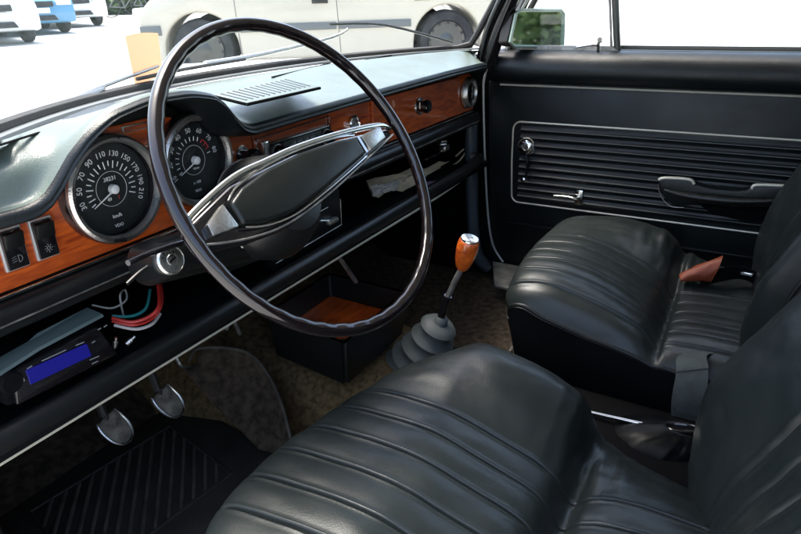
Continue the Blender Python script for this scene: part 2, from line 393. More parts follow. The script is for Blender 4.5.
# ================================================================ CAR BODY
CX = .967
body = empty('saloon_car', (CX, 0, -.80), 'old saloon car shell around the black cabin, with white bonnet and curved windscreen', 'car')
def yw(x):
    u = (x-CX)/.62; return .865-.19*abs(u)**2.4
def wsurf(x, z, off=0): # point on windscreen (45 degree rake)
    return V((x, yw(x)-(z+.115)*.59+off*.86, z+off*.5))
def whit(px, py, off=.012):
    r = ray(px, py); lo, hi = .3, 3.0
    for _ in range(50):
        m_ = (lo+hi)/2; p = r*m_; f = p.y-(yw(p.x)-(p.z-off*.5+.115)*.59+off*.86)
        if f < 0: lo = m_
        else: hi = m_
    return r*lo
G = [[wsurf(.33+1.27*i/40-(0 if j == 0 else 0)*.0, -.115+.44*j/14) for i in range(41)] for j in range(15)]
w = MB(); w.grid(G); w.build('windscreen', M['glass'], body)
# seal round the screen
sl = MB(); sl.tube([wsurf(.33+1.27*i/40, -.118, .004) for i in range(40)]+[wsurf(1.597, -.110, .004)]+[wsurf(1.60, -.118+.44*j/12, .004) for j in range(1, 13)], .0090, n=8)
sl.build('windscreen_seal', M['rubber'], body)
# cowl and bonnet
cw = []
for j, (dy, z) in enumerate(((.012, -.128), (.10, -.135), (.25, -.125), (.7, -.15), (1.3, -.22), (1.45, -.32), (1.47, -.7))):
    cw.append([V((.22+1.5*i/30, yw(min(max(.22+1.5*i/30, .33), 1.6))*(1 if dy < .2 else .9)+dy+(.08 if dy >= .2 else 0), z-.03*abs((.22+1.5*i/30-CX)/.75)**3)) for i in range(31)])
w = MB(); w.grid(cw); w.build('bonnet', M['paint'], body)
# roof shell, headlining, pillars, rear
w = MB()
RG = [[V((.30+1.33*i/16, y if y < .5 else yw(min(max(.30+1.33*i/16, .33), 1.6))-.255, z-.05*abs((i-8)/8)**3)) for i in range(17)] for (y, z) in ((.6, .325), (.2, .36), (-.3, .38), (-1.0, .37), (-1.5, .33))]
w.grid(RG, (0, 0, .03)); w.build('roof', M['headliner'], body)
w = MB()
for (xt, xb) in ((.30, .27), (1.63, 1.66)):
    w.tube([(xb, -.55, -.10), (xt, -.60, .33)], .045, n=8)
    w.tube([(xb, -1.95, -.10), (xt, -1.45, .33)], .07, n=8)
w.build_each('rear_pillar', M['headliner'], body)
w = MB(); w.prism([(.26, -2.1, -.8), (.26, -2.1, -.12), (1.68, -2.1, -.12), (1.68, -2.1, -.8)], (0, .05, 0)); w.build('rear_bulkhead', M['matt'], body)
w = MB()
w.prism([(1.70, -2.05, -.8), (1.70, -.56, -.8), (1.70, -.56, -.12), (1.70, -2.05, -.12)], (.05, 0, 0))
w.prism([(.22, -2.05, -.8), (.22, -.56, -.8), (.22, -.56, -.12), (.22, -2.05, -.12)], (.04, 0, 0)); w.build_each('rear_side_panel', M['doorvinyl'], body)
# floor, toe board, tunnel
w = MB(); FZ = -.785
w.grid([[V((.24+1.46*i/20, y, z)) for i in range(21)] for (y, z) in ((-2.05, FZ), (-.2, FZ), (.5, FZ), (.95, FZ), (1.08, FZ+.06), (1.25, FZ+.28), (1.28, FZ+.5), (1.28, -.16))], (0, 0, -.02))
w.build('floor_pan', M['carpetdark'], body)
tun = []
for y, hw, zt in ((-1.2, .13, -.70), (.0, .13, -.70), (.35, .14, -.69), (.55, .17, -.675), (.8, .21, -.64), (1.0, .25, -.58), (1.27, .28, -.48)):
    tun.append([V((CX+hw*sx_, y, FZ+(zt-FZ)*zz)) for sx_, zz in ((-1.25, .01), (-1.1, .12), (-.95, .5), (-.75, .85), (-.4, .98), (0, 1), (.4, .98), (.75, .85), (.95, .5), (1.1, .12), (1.25, .01))])
TG = bicubic(tun, 41, 61)
w = MB(); w.grid(TG[28:]); w.build('tunnel_carpet', M['carpet'], body)
w = MB(); w.grid(TG[:29]); w.build('tunnel_shade', M['matt'], body)  # rear tunnel coloured black for the shade between the seats
# carpet strip beside the tunnel (brown) on driver's side and passenger kick panels
w = MB(); w.grid([[V((x, y, FZ+.006+.004*noise.noise(V((x*9, y*9, 0))))) for x in [.66+.2*i/14 for i in range(15)]] for y in [.2+.75*j/20 for j in range(21)]]); w.build('footwell_carpet', M['carpet'], body)
w = MB(); w.prism([(1.655, .66, -.78), (1.655, 1.27, -.78), (1.655, 1.27, -.16), (1.655, .66, -.16)], (.04, 0, 0)); w.prism([(.24, .66, -.78), (.24, 1.27, -.78), (.24, 1.27, -.16), (.24, .66, -.16)], (-.03, 0, 0)); w.build_each('kick_panel', M['matt'], body)
w = MB(); w.tube([(1.63, .675, -.30), (1.632, .67, -.5), (1.64, .655, -.70), (1.66, .62, -.76)], .022, n=12, sub=6, flat=.8); w.build('door_post', M['post'], body)
w = MB(); w.prism([(1.668, .585, -.80), (1.668, .80, -.80), (1.668, .80, -.14), (1.668, .585, -.14)], (.03, 0, 0)); w.build('door_jamb', M['matt'], body)
# A pillar: inner trim + pale trim strip along the door aperture
pA = [at(487, 66, 0, 1.615), at(499, 30, 0, 1.61), at(516, -10, 0, 1.60), at(545, -70, 0, 1.57)]
w = MB(); w.tube(pA, .023, n=12, sub=5, flat=.9)
w.tube([at(478, 66, 0, 1.60), at(488, 30, 0, 1.595), at(500, 2, 0, 1.585), at(530, -60, 0, 1.56)], .010, n=10, sub=5)
w.build_each('windscreen_pillar', M['gloss'], body)
w = MB(); w.tube([at(530, -10, 0, 1.63), at(526, 2, 0, 1.635), at(507, 34, 0, 1.64), at(491, 60, 0, 1.645), at(484.5, 78, 0, 1.645), at(483.5, 100, 0, 1.645), at(485, 160, 0, 1.645), at(488, 215, 0, 1.645), at(493, 245, 0, 1.645), at(503, 262, 0, 1.645)], .0034, n=8, sub=5); w.build('aperture_trim', M['rimseal'], body)
w = MB(); w.prism([(1.50, .54, -.745), (1.50, -.5, -.745), (1.64, -.5, -.735), (1.64, .60, -.735)], (0, 0, .008), bev=.002); w.build('sill_plate', M['alu'], body)
# wing on driver's side is out of frame

# wipers
def wiper(pp, blade, label_off=.02):
    r_ = MB(); r_.tube([whit(*p, .022) for p in pp], lambda k: .0055-.003*k, n=8, sub=3)
    
    a = r_.build('wiper', M['brushed'], body)
    b_ = MB(); b_.tube([whit(*p, .008) for p in blade], .0030, n=6, sub=4); b_.build('wiper_blade', M['rubber'], a)
    c_ = MB(); P = [whit(*p, .019) for p in blade]; c_.tube(P, .0032, n=6, sub=4)
    for f in (.12, .35, .65, .88):
        q = catmull([V(p) for p in P], f); q2 = catmull([whit(*p, .008) for p in blade], f); c_.tube([q, q2], .002, n=5)
    c_.build('blade_carrier', M['brushed'], a)
wiper([(18, 121), (60, 104), (108, 84), (158, 66)], [(137, 79), (185, 69), (245, 59)])
wiper([(205, 64), (262, 54), (330, 38), (348, 29)], [(330, 24), (385, 25), (452, 42)])
w = MB(); w.tube([whit(*p, .012) for p in [(15, 122), (40, 112), (75, 101), (104, 88)]], lambda k: .004+.010*math.sin(math.pi*k), n=8, sub=4, flat=.4); w.build('wiper_arm_cover', M['post'], body)

# flyer tucked behind the wiper
FP = [whit(125, 36, .030), whit(158, 33, .030), whit(163, 76, .026), whit(136, 90, .026)]
G = []
for j in range(9):
    f = j/8; a = FP[0].lerp(FP[3], f); b_ = FP[1].lerp(FP[2], f)
    G.append([a.lerp(b_, i/8)+V((0, .6, .6))*(.004*math.sin(math.pi*i/8)) for i in range(9)])
w = MB(); w.grid(G); o = w.build('paper_flyer', M['flyer'], loc=FP[3]); tag(o, 'pale orange paper flyer tucked behind the left wiper outside the windscreen', 'flyer')

# ================================================================ DASHBOARD
YD = .66
dash = empty('dashboard', (CX, YD, -.44), 'long dashboard with dark padded top, orange varnished wood fascia and twin round gauges', 'dashboard')
def zf(x):  # height of the pad's front lip
    pts = [(.20, -.178), (.338, -.175), (.355, -.166), (.372, -.142), (.398, -.116), (.43, -.099), (.48, -.090), (.54, -.091), (.58, -.100), (.605, -.118), (.625, -.140), (.65, -.151), (.75, -.149), (1.0, -.146), (1.3, -.143), (1.5, -.144), (1.56, -.150), (1.60, -.170), (1.625, -.21)]
    for (a, za), (b, zb) in zip(pts, pts[1:]):
        if x <= b:
            f = (x-a)/(b-a); f = max(0, f); f = f*f*(3-2*f) if abs(zb-za) > .01 else f; return za+(zb-za)*f
    return pts[-1][1]
def smooth(x, w_=.012): return sum(zf(x+d*w_) for d in (-2, -1, 0, 1, 2))/5
def bin_(x): return max(0, min(1, (smooth(x, .01)+.150)/.05)) if .34 < x < .66 else 0
NX = 150; G = []
def pad_row(kind, x):
    zl = smooth(x, .006); zw = sum(zf(x+d*.012) for d in range(-4, 5))/9; bn = bin_(x); yb = yw(min(max(x, .33), 1.60))+.006
    yf = .592-.014*bn+(.02*max(0, (.36-x)/.1)) + .055*max(0, (x-1.5)/.12)**2
    th = 1-.45*bn
    if kind == 0: return V((x, yb, -.127))
    if kind == 1: return V((x, yb-.045, -.121))
    if kind == 2: return V((x, yb*.62+yf*.38, -.119+max(0, zw+.150)*.12-(.012 if zw < -.16 else 0)))
    if kind == 3: return V((x, yb*.3+yf*.7, (-.121)*.5+zw*.5+max(0, zw+.150)*.10))
    if kind == 4: return V((x, yf+.016, zl*.8+zw*.2+.003))
    if kind == 5: return V((x, yf+.002, zl-.001))
    if kind == 6: return V((x, yf-.001, zl-.008*th))
    if kind == 7: return V((x, yf+.006, zl-.016*th))
    if kind == 8: return V((x, YD+.012, zl-.024*th))
xs = [.22+(1.625-.22)*i/NX for i in range(NX+1)]
rows = [[pad_row(k, x) for x in xs] for k in range(9)]
G = []
for i in range(NX+1): G.append(spline([rows[k][i] for k in range(9)], 49))
w = MB(); w.grid([r_[:29] for r_ in G]); pad = w.build('top_pad', M['vinyl'], dash, angle=60)  # upper rows take the vinyl lightened for glare
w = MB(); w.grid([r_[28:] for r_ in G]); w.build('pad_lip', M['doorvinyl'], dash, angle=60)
w = MB(); w.grid([[V((x, yw(min(max(x, .33), 1.6))+a, z)) for a, z in ((.03, -.124), (.008, -.1175), (-.006, -.1170), (-.0075, -.1190), (-.012, -.1165), (-.022, -.1170), (-.024, -.1205))] for x in [.24+1.37*i/80 for i in range(81)]]); w.build('screen_ledge', M['strip'], dash)
# demister slots along the pad
w = MB()
for (pxa, pya, pxb, pyb) in ((0, 145, 60, 126), (272, 77, 330, 63), (365, 60, 413, 51)):
    a = at(pxa, pya, 2, -.1185); b_ = at(pxb, pyb, 2, -.1185); w.tube([a, b_], .0022, n=6, flat=.5)
w.build_each('demister_slot', M['matt'], dash)
# speaker grille let into the pad
gp = [at(213, 96, 2, -.1165), at(247, 104.5, 2, -.1185), at(320, 88, 2, -.1185), at(288, 79, 2, -.1165)]
w = MB(); w.prism([p+V((0, 0, -.002)) for p in gp], (0, 0, .0045), bev=.0015)
gr = w.build('speaker_grille', M['vinyl'], dash)
w = MB(); w.tube([gp[0], gp[0].lerp(gp[1], .75), gp[1], gp[2]], .0022, n=6); w.build('grille_edge', M['matt'], gr)
w = MB()
for k in range(13):
    f = (k+.8)/14; a = gp[0].lerp(gp[3], f); b_ = gp[1].lerp(gp[2], f)
    a2 = a.lerp(b_, .1); b2 = a.lerp(b_, .86); w.tube([a2+V((0, 0, .002)), b2+V((0, 0, .002))], .0017, n=6)
w.build_each('grille_slot', M['black'], gr)

# fascia carcass behind the wood
w = MB(); w.prism([(.22, YD+.006, -.30)]+[(.22+1.39*i/60, YD+.006, smooth(.22+1.39*i/60, .006)-.017) for i in range(61)]+[(1.61, YD+.006, -.30)], (0, .02, 0)); w.build('fascia_backing', M['black'], dash, smooth=False)
# wood panels
def ztop(x):
    pts = [(.2, -.185), (.36, -.185), (.385, -.165), (.405, -.146), (.44, -.130), (.55, -.127), (.575, -.132), (.60, -.142), (.63, -.160), (.66, -.1775), (2, -.1775)]
    for (a, za), (b_, zb_) in zip(pts, pts[1:]):
        if x <= b_: return min(za+(zb_-za)*(x-a)/(b_-a), smooth(x, .006)-.014)
    return -.1775
def woodpanel(x0, x1, z0, zt, name, m_, y=YD, th=.006, n=60):
    pts = [(x0, y+th, z0)]+[(x0+(x1-x0)*i/n, y+th, zt(x0+(x1-x0)*i/n)) for i in range(n+1)]+[(x1, y+th, z0)]
    w = MB(); w.prism(pts, (0, -th, 0), bev=.0012, seg=1); return w.build(name, m_, dash, smooth=False)
woodpanel(.225, .722, -.2745, ztop, 'wood_panel', M['wood'])
woodpanel(.725, .925, -.2745, lambda x: -.1775, 'wood_panel', M['woodred'])
woodpanel(.928, 1.068, -.2745, lambda x: -.1775, 'wood_panel', M['wood'])
woodpanel(1.495, 1.605, -.2745, lambda x: -.1775, 'wood_panel', M['wood'])
lid = woodpanel(1.072, 1.490, -.272, lambda x: -.1785, 'glovebox_lid', M['wood'], y=YD-.006, th=.012)
w = MB(); w.lathe(at(419, 106, 1, YD-.006), (0, -1, 0), [(0, .020), (.004, .019), (.006, .012)], 28); w.build('lock_surround', M['chrome'], lid)
w = MB(); w.lathe(at(419, 106, 1, YD-.010), (0, -1, 0), [(0, .013), (.012, .013), (.020, .015), (.026, .013), (.028, .006)], 28); w.build('lock_knob', M['gloss'], lid)
w = MB(); w.box(at(420, 105.5, 1, YD-.0385), (.002, .002, .014)); w.build('lock_slot', M['chrome'], lid)
# bright and black strips below and above the wood
w = MB(); w.prism([(.225, YD-.001, -.2760), (1.606, YD-.001, -.2760), (1.606, YD-.001, -.2800), (.225, YD-.001, -.2800)], (0, -.004, 0), bev=.001); w.build('lower_chrome_strip', M['chrome'], dash, smooth=False)
w = MB(); w.box((1.16, YD-.002, -.1745), (.88, .004, .0022)); w.build('upper_chrome_strip', M['dull'], dash, smooth=False)
# black lower roll
rr = []
for (y, z) in ((YD+.02, -.281), (YD-.006, -.282), (YD-.016, -.287), (YD-.020, -.297), (YD-.017, -.308), (YD-.004, -.318), (YD+.03, -.320)):
    rr.append([V((.225+1.385*i/10, y, z)) for i in range(11)])
w = MB(); w.grid(bicubic(rr, 11, 30)); w.build('lower_roll', M['black'], dash)
w = MB(); w.box((.45, YD-.0195, -.3005), (.45, .003, .0018)); w.box((1.28, YD-.018, -.3045), (.66, .004, .003)); w.build_each('roll_trim', M['dull'], dash, smooth=False)
# parcel shelf: floor, lip and chrome bar
w = MB()
w.box((CX-.02, .80, -.428), (1.44, .36, .010), bev=.002)
sh = w.build('parcel_shelf', M['matt'], dash)
w = MB(); w.tube([(.23, .632, -.418), (.9, .630, -.418), (1.55, .632, -.414), (1.60, .66, -.41)], .013, n=14, sub=8, flat=1.3); w.build('shelf_lip', M['black'], sh)
w = MB(); w.tube([(.23, .626, -.4345), (.9, .624, -.4345), (1.28, .624, -.436), (1.50, .63, -.432)], .0042, n=10, sub=8); w.build('shelf_chrome_bar', M['trim'], sh)
# shelf back wall
w = MB(); w.box((CX-.02, .99, -.30), (1.44, .02, .27)); w.build('shelf_back', M['matt'], dash)

# gauges
def gauge(cx, cz, r, kind):
    o = V((cx, YD-.009, cz))
    g = MB(); g.lathe(o, (0, -1, 0), [(-.010, r+.004), (.002, r+.005), (.006, r+.004), (.006, r-.004), (-.008, r-.006), (-.008, .0)], 72); G_ = g.build('gauge', M['gloss'], dash)
    b = MB(); b.lathe(o, (0, -1, 0), [(.004, r+.0035), (.010, r+.003), (.013, r), (.0125, r-.0035), (.006, r-.0055), (.004, r-.006)], 72, cap=False); b.build('bezel', M['brushed'], G_)
    d = MB(); d.lathe(o, (0, -1, 0), [(-.004, r-.006), (-.0035, 0.0001)], 64); d.build('dial_face', M['dial'], G_)
    dr = r/.063
    def MT(a, rad, roll=None):
        p = o+V((math.sin(a)*rad*dr, .0028, math.cos(a)*rad*dr)); rot = -a if roll is None else roll
        # text x->world x, text y->world z, facing -y, rolled about -y
        X = V((math.cos(rot), 0, math.sin(rot))); Y = V((-math.sin(rot), 0, math.cos(rot)))
        return Matrix.Translation(p) @ Matrix((X, Y, V((0, -1, 0)))).transposed().to_4x4()
    n = MB(); rd = MB(); sub_ = []
    if kind == 0:
        for i, s in enumerate(('30', '50', '70', '90', '110', '130', '150', '170', '190', '210')):
            n.text(s, .0100 if len(s) == 2 else .0094, MT(R(-104+24*i), .0430))
        for i in range(20):
            a = R(-116+12*i); L_ = .009 if i % 2 else .006
            n.tube([o+V((math.sin(a)*(.0345-L_)*dr, .0028, math.cos(a)*(.0345-L_)*dr)), o+V((math.sin(a)*.0345*dr, .0028, math.cos(a)*.0345*dr))], .00075, n=4)
        n.text('38231', .0072, MT(0, .0125, 0)); n.text('49', .006, MT(R(-155), .0135, 0)); rd.text('1', .0075, MT(R(148), .0145, 0))
        n.text('km/h', .0065, MT(R(180), .0345, 0)); n.text('VDO', .0058, MT(R(180), .0470, 0)); na = R(-116)
    else:
        for i, s in enumerate(('10', '20', '30', '40', '50', '60', '70', '80')): n.text(s, .0095, MT(R(-116+28*i), .0430))
        for i in range(15):
            a = R(-116+14*i); L_ = .006; q_ = rd if 11 <= i <= 13 else n
            q_.tube([o+V((math.sin(a)*(.034-L_)*dr, .0028, math.cos(a)*(.034-L_)*dr)), o+V((math.sin(a)*.034*dr, .0028, math.cos(a)*.034*dr))], .0007, n=4)
        rd.tube([o+V((math.sin(R(a))*.034*dr, .0028, math.cos(R(a))*.034*dr)) for a in range(40, 70, 4)], .0007, n=4)
        n.text('U/min', .0045, MT(R(170), .0125, 0)); n.text('x 100', .0060, MT(R(180), .0330, 0)); n.text('VDO', .0055, MT(R(180), .0455, 0)); na = R(-114)
    n.tube([o+V((math.sin(2*math.pi*k/40)*.0215*dr, .0028, math.cos(2*math.pi*k/40)*.0215*dr)) for k in range(40)], .0003, closed=True, n=4)
    n.build('markings', M['white'], G_, smooth=False); rd.build('red_markings', M['red'], G_, smooth=False)
    e = MB(); e.tube([o+V((0, -.003, 0)), o+V((math.sin(na)*.036*dr, -.003, math.cos(na)*.036*dr))], lambda k: .0012-.0007*k, n=6)
    e.lathe(o, (0, -1, 0), [(-.002, .0058), (.004, .0055), (.006, .003)], 24); e.build('needle', M['white'], G_)
    l = MB(); l.lathe(o, (0, -1, 0), [(.0075, r-.004), (.0085, .03), (.0088, .0001)], 64, cap=False); l.build('lens', M['lens'], G_)
gauge(.4635, -.1985, .0615, 0)
gauge(.5965, -.1930, .0590, 1)
# warning lamp windows
for (px, py, w_) in ((138, 126.5, .048), (154, 146.5, .030)):
    p = at(px, py, 1, YD-.001); b = MB(); b.box(p, (w_, .003, .0085), bev=.0012); q = b.build('warning_window', M['brushed'], dash)
    b = MB(); b.box(p-V((0, .0012, 0)), (w_-.004, .003, .0055), bev=.001); b.build('window_lens', M['woodred'], q)
# rocker switches
for n_, (cx, cz, txt) in enumerate(((.3365, -.231, '{'), (.3715, -.231, '*'))):
    c = V((cx, YD-.001, cz)); b = MB(); b.box(c, (.0265, .004, .047), bev=.0018); s_ = b.build('rocker_switch', M['rimseal'], dash)
    b = MB(); b.box(c-V((0, .002, .0)), (.0225, .005, .043), bev=.001); b.build('switch_body', M['gloss'], s_)
    b = MB(); b.box(c+V((.001, -.0045, .010)), (.0210, .006, .018), rot=Matrix.Rotation(R(12), 3, 'X'), bev=.0015); b.build('rocker', M['black'], s_)
    b = MB(); p0 = c+V((0, -.0048, -.011))
    if n_ == 0:
        for k in (-1, 0, 1): b.tube([p0+V((-.006, 0, k*.0025)), p0+V((-.001, 0, k*.0025+.001))], .0003, n=4)
        b.tube([p0+V((.001+.004*math.sin(a), 0, .004*math.cos(a))) for a in [math.pi*k/8 for k in range(9)]]+[p0+V((.001, 0, -.004)), p0+V((.001, 0, .004))], .0003, n=4)
    else:
        b.tube([p0+V((.0018*math.cos(a), 0, .0018*math.sin(a))) for a in [2*math.pi*k/10 for k in range(10)]], .0004, closed=True, n=4)
        for k in range(8):
            a = k*math.pi/4; b.tube([p0+V((.003*math.cos(a), 0, .003*math.sin(a))), p0+V((.0048*math.cos(a), 0, .0048*math.sin(a)))], .0004, n=4)
    b.build('switch_symbol', M['greymark'], s_, smooth=False)
# pull knob with chrome collar left of the radio
p = at(240.5, 154.5, 1, YD); b = MB(); b.lathe(p, (0, -1, 0), [(0, .0145), (.004, .014), (.005, .009)], 28); k_ = b.build('pull_knob', M['chrome'], dash)
b = MB(); b.lathe(p, V((.05, -1, .0)), [(.003, .007), (.018, .007), (.020, .0105), (.030, .0115), (.034, .010), (.035, .004)], 28); b.build('knob_cap', M['gloss'], k_)
# clock
p = at(352, 124.5, 1, YD); b = MB(); b.lathe(p, (0, -1, 0), [(0, .0185), (.007, .018), (.009, .015), (.006, .013), (.005, .013)], 36, cap=False); k_ = b.build('clock', M['chrome'], dash)
b = MB(); b.lathe(p, (0, -1, 0), [(.0035, .0135), (.004, .0001)], 32); b.build('clock_face', M['rimseal'], k_)
b = MB(); b.tube([p+V((-.005, -.006, 0)), p+V((0, -.006, 0)), p+V((.003, -.006, .008))], .0006, n=4)
b.tube([p+V((.0095*math.cos(a), -.0048, .0095*math.sin(a))) for a in [2*math.pi*k/16 for k in range(16)]], .0006, closed=True, n=4)
b.build('clock_hands', M['black'], k_)
# old radio set into the fascia
c0 = V((.828, YD-.002, -.212)); b = MB()
b.tube([(.735, YD-.003, -.262), (.728, YD-.003, -.190), (.925, YD-.003, -.186), (.926, YD-.003, -.216)], .0012, n=6)
b.box((.741, YD-.007, -.228), (.012, .010, .066), bev=.002)
rd = b.build('fascia_radio', M['chrome'], dash)
b = MB(); b.box((.835, YD-.004, -.230), (.17, .008, .060), bev=.003); b.build('radio_body', M['gloss'], rd)
b = MB(); b.box((.832, YD-.010, -.216), (.108, .006, .026), bev=.0025); b.build('dial_window', M['dial'], rd)
b = MB(); 
for k in range(13): b.box((.797+k*.0058, YD-.0135, -.214+(.002 if k % 3 else .0)), (.0022 if k % 2 else .0036, .001, .006+(k % 3)*.002))
b.build('station_marks', M['greymark'], rd, smooth=False)
for x in (.768, .904):
    b = MB(); b.lathe((x, YD-.008, -.218), (0, -1, 0), [(0, .0125), (.012, .012), (.014, .010)], 24); b.build('radio_knob', M['gloss'], rd)
    b = MB(); b.lathe((x, YD-.008, -.218), (0, -1, 0), [(0, .0140), (.003, .0138), (.0035, .012)], 24); b.build('knob_ring', M['dull'], rd)
# air vent at the passenger end
p = at(467, 92.5, 1, YD-.002); b = MB(); b.lathe(p, (0, -1, 0), [(0, .040), (.008, .040), (.016, .036), (.016, .031), (.006, .027), (.0, .027)], 48, cap=False); v_ = b.build('air_vent', M['brushed'], dash)
b = MB(); b.lathe(p, (0, -1, 0), [(.000, .028), (.001, .0001)], 32)
for k in range(-2, 3): b.box(p+V((0, -.007, k*.010)), (.048*math.sqrt(1-(k*.36)**2), .006, .0025), rot=Matrix.Rotation(R(25), 3, 'X'))
b.build('vent_vanes', M['black'], v_)
b = MB(); b.box(p+V((0, -.012, 0)), (.010, .012, .034), bev=.002); b.build('vent_tab', M['gloss'], v_)
# heater controls below the fascia
hp = [(.735, -.415), (.735, -.330), (.945, -.325), (.945, -.408)]
b = MB(); b.prism([(x, YD-.002, z) for x, z in hp], (0, .02, 0), bev=.003); h_ = b.build('heater_panel', M['black'], dash)
b = MB(); b.tube([(.740, YD-.004, -.402), (.940, YD-.004, -.396), (.942, YD-.004, -.345)], .0011, n=5); b.tube([(.76, YD-.004, -.372), (.865, YD-.004, -.369)], .0009, n=5); b.tube([(.80, YD-.004, -.352), (.90, YD-.004, -.349)], .0009, n=5); b.build('panel_outline', M['dull'], h_)
b = MB(); b.box((.905, YD-.008, -.377), (.030, .012, .010), bev=.003); b.tube([(.87, YD-.006, -.366), (.905, YD-.010, -.376)], .002, n=6); b.build('heater_slider', M['brushed'], h_)
b = MB(); b.box((.85, YD-.008, -.352), (.02, .012, .009), bev=.003); b.build('heater_slider', M['black'], h_)

# ---------------------------------------------------------------- car stereo lying in the shelf
P = lambda px, py, y=.640: at(px, py, 1, y)
q0, q1, q2, q3 = P(2, 372), P(96, 322), P(118, 352), P(8, 408)
st = empty('car_stereo', (q0+q2)/2, 'black aftermarket car stereo with lit blue display on the left of the parcel shelf', 'car stereo')
b = MB(); b.prism([q0, q1, q2, q3], (0, .15, 0), bev=.004); b.build('stereo_case', M['matt'], st)
b = MB(); b.prism([p+V((0, -.001, 0)) for p in (q0.lerp(q2, .04), q1.lerp(q3, .04), q2.lerp(q0, .04), q3.lerp(q1, .04))], (0, -.008, 0), bev=.003); b.build('faceplate', M['gloss'], st)
d_ = [P(25, 370.5, .630), P(86, 343.5, .630), P(91, 355.5, .630), P(30, 384.5, .630)]
b = MB(); b.prism(d_, (0, -.0015, 0), bev=.0004); b.build('blue_display', M['lcd'], st, smooth=False)
b = MB(); b.lathe(P(10, 382, .632), (0, -1, 0), [(0, .0120), (.004, .0118), (.006, .0105), (.0055, .008), (.0065, .004)], 28); b.build('volume_knob', M['matt'], st)
b = MB()
for (a_, c_) in (((42, 361), (66, 350)), ((92, 343), (95, 341)), ((90, 360), (99, 356)), ((92, 364), (98, 361)), ((27, 369), (32, 366)), ((76, 345.5), (84, 342)), ((98, 330), (101, 328)), ((104, 327), (107, 325))): b.tube([P(*a_, .6295), P(*c_, .6295)], .0007, n=4)
for (x_, y_) in ((17, 383), (20, 381.5), (23, 380)): b.box(P(x_, y_, .6295), (.003, .001, .004))
b.build('button_markings', M['greymark'], st, smooth=False)
# wires
def wire(pts, r, m_, label):
    b = MB(); b.tube([P(x, y, yy) for x, y, yy in pts], r, n=8, sub=8); o = b.build('cable', m_, loc=P(*pts[0])); tag(o, label, 'cable', 'loose cables on the parcel shelf')
wire([(112, 318, .66), (132, 322, .64), (150, 316, .63), (159, 305, .63), (158, 285, .66)], .0023, M['redwire'], 'thick red cable curving down beside the steering column')
wire([(112, 321, .66), (134, 325, .64), (153, 318, .635), (162, 303, .64), (161, 285, .67)], .0018, M['redwire'], 'thin red cable running under the thick red one')
wire([(112, 316, .67), (132, 316, .66), (146, 308, .66), (150, 290, .68)], .0020, M['tealwire'], 'teal cable above the red cables')
wire([(114, 325, .66), (136, 329, .645), (152, 324, .64), (160, 314, .65)], .0022, M['whitewire'], 'pale grey cable lowest of the cable bundle')
wire([(92, 305, .68), (112, 308, .67), (126, 300, .67), (125, 290, .68), (120, 296, .67), (124, 318, .67)], .0013, M['greywire'], 'thin looping grey wire above the stereo')
wire([(0, 352, .70), (14, 346, .69), (26, 336, .69), (45, 330, .69)], .0010, M['whitewire'], 'thin white wire lying behind the folded paper')
b = MB(); b.prism([P(-12, 384, .634), P(39, 351, .634), P(104, 316.5, .634), P(89, 310, .66), P(39, 336, .66), P(30, 344, .66), P(-12, 368, .66)], (0, .002, .003)); o = b.build('folded_paper', M['greypaper'], loc=P(39, 345, .66)); tag(o, 'grey-green folded paper lying on top of the car stereo', 'paper')
for (x_, y_, lab) in ((115, 343, 'small metal plug lying upright right of the stereo'), (130, 341, 'small metal plug lying flat furthest from the stereo')):
    b = MB(); p = P(x_, y_, .645); d_ = V((.2, -.3, 1)) if x_ < 120 else V((1, -.2, .45)); b.lathe(p, d_, [(-.006, .0035), (.002, .0035), (.003, .002), (.008, .002)], 12); o = b.build('cable_plug', M['brushed'], loc=p); tag(o, lab, 'plug', 'cable plugs')

# things on the passenger side of the parcel shelf
def sheet(pts, th, name, m_, label, cat, wob=.004, n=14):
    A = [V(p) for p in pts]; G = []
    for j in range(n):
        f = j/(n-1); a = A[0].lerp(A[3], f); b_ = A[1].lerp(A[2], f)
        G.append([a.lerp(b_, i/(n-1))+V((0, 0, wob*noise.noise(V((i*.5, j*.5, len(name)))))) for i in range(n)])
    b = MB(); b.grid(G, th); o = b.build(name, m_, loc=A[0]); tag(o, label, cat); return o
Q = lambda px, py, y=.70: at(px, py, 1, y)
sheet([Q(372, 196, .70), Q(442, 181, .70), Q(466, 158, .72), Q(366, 182, .76)], (0, 0, .006), 'paper_bag', M['cream'], 'crumpled cream paper bag on the passenger side of the parcel shelf', 'paper bag', .012)
b = MB(); b.tube([Q(452, 166, .70), Q(460, 160, .69), Q(466, 151, .69), Q(464, 149, .69), Q(456, 156, .69)], .0022, n=6, sub=4); o = b.build('paper_strap', M['cream'], loc=Q(452, 166, .70)); tag(o, 'cream looped strap sticking out at the right of the paper bag', 'strap')
sheet([Q(373, 197, .67), Q(398, 189, .67), Q(399, 183, .69), Q(371, 190, .69)], (0, 0, .006), 'tissue_packet', M['whitepack'], 'white wrapped tissue packet under the cream bag', 'tissue packet', .006)
sheet([Q(418, 189, .66), Q(452, 177, .67), Q(454, 174, .69), Q(420, 185, .69)], (0, 0, .004), 'paper_leaflet', M['purple'], 'lilac-edged leaflet poking out beneath the cream bag', 'leaflet', .001)
b = MB(); c_ = Q(446, 147, .70)
for k in range(3): b.box(c_+V((.012*k-.01, .01*k, .004*k)), (.03, .02, .016), rot=Matrix.Rotation(.5*k, 3, 'Z'), bev=.004)
o = b.build('plastic_wrapper', M['brushed'], loc=c_); tag(o, 'shiny crumpled wrapper above the cream bag on the parcel shelf', 'wrapper')
b = MB(); b.tube([Q(424, 160, .70), Q(434, 156, .69), Q(441, 151, .70)], .004, n=8, sub=3); o = b.build('torch', M['gloss'], loc=Q(424, 160, .70)); tag(o, 'small dark torch lying left of the shiny wrapper', 'torch')

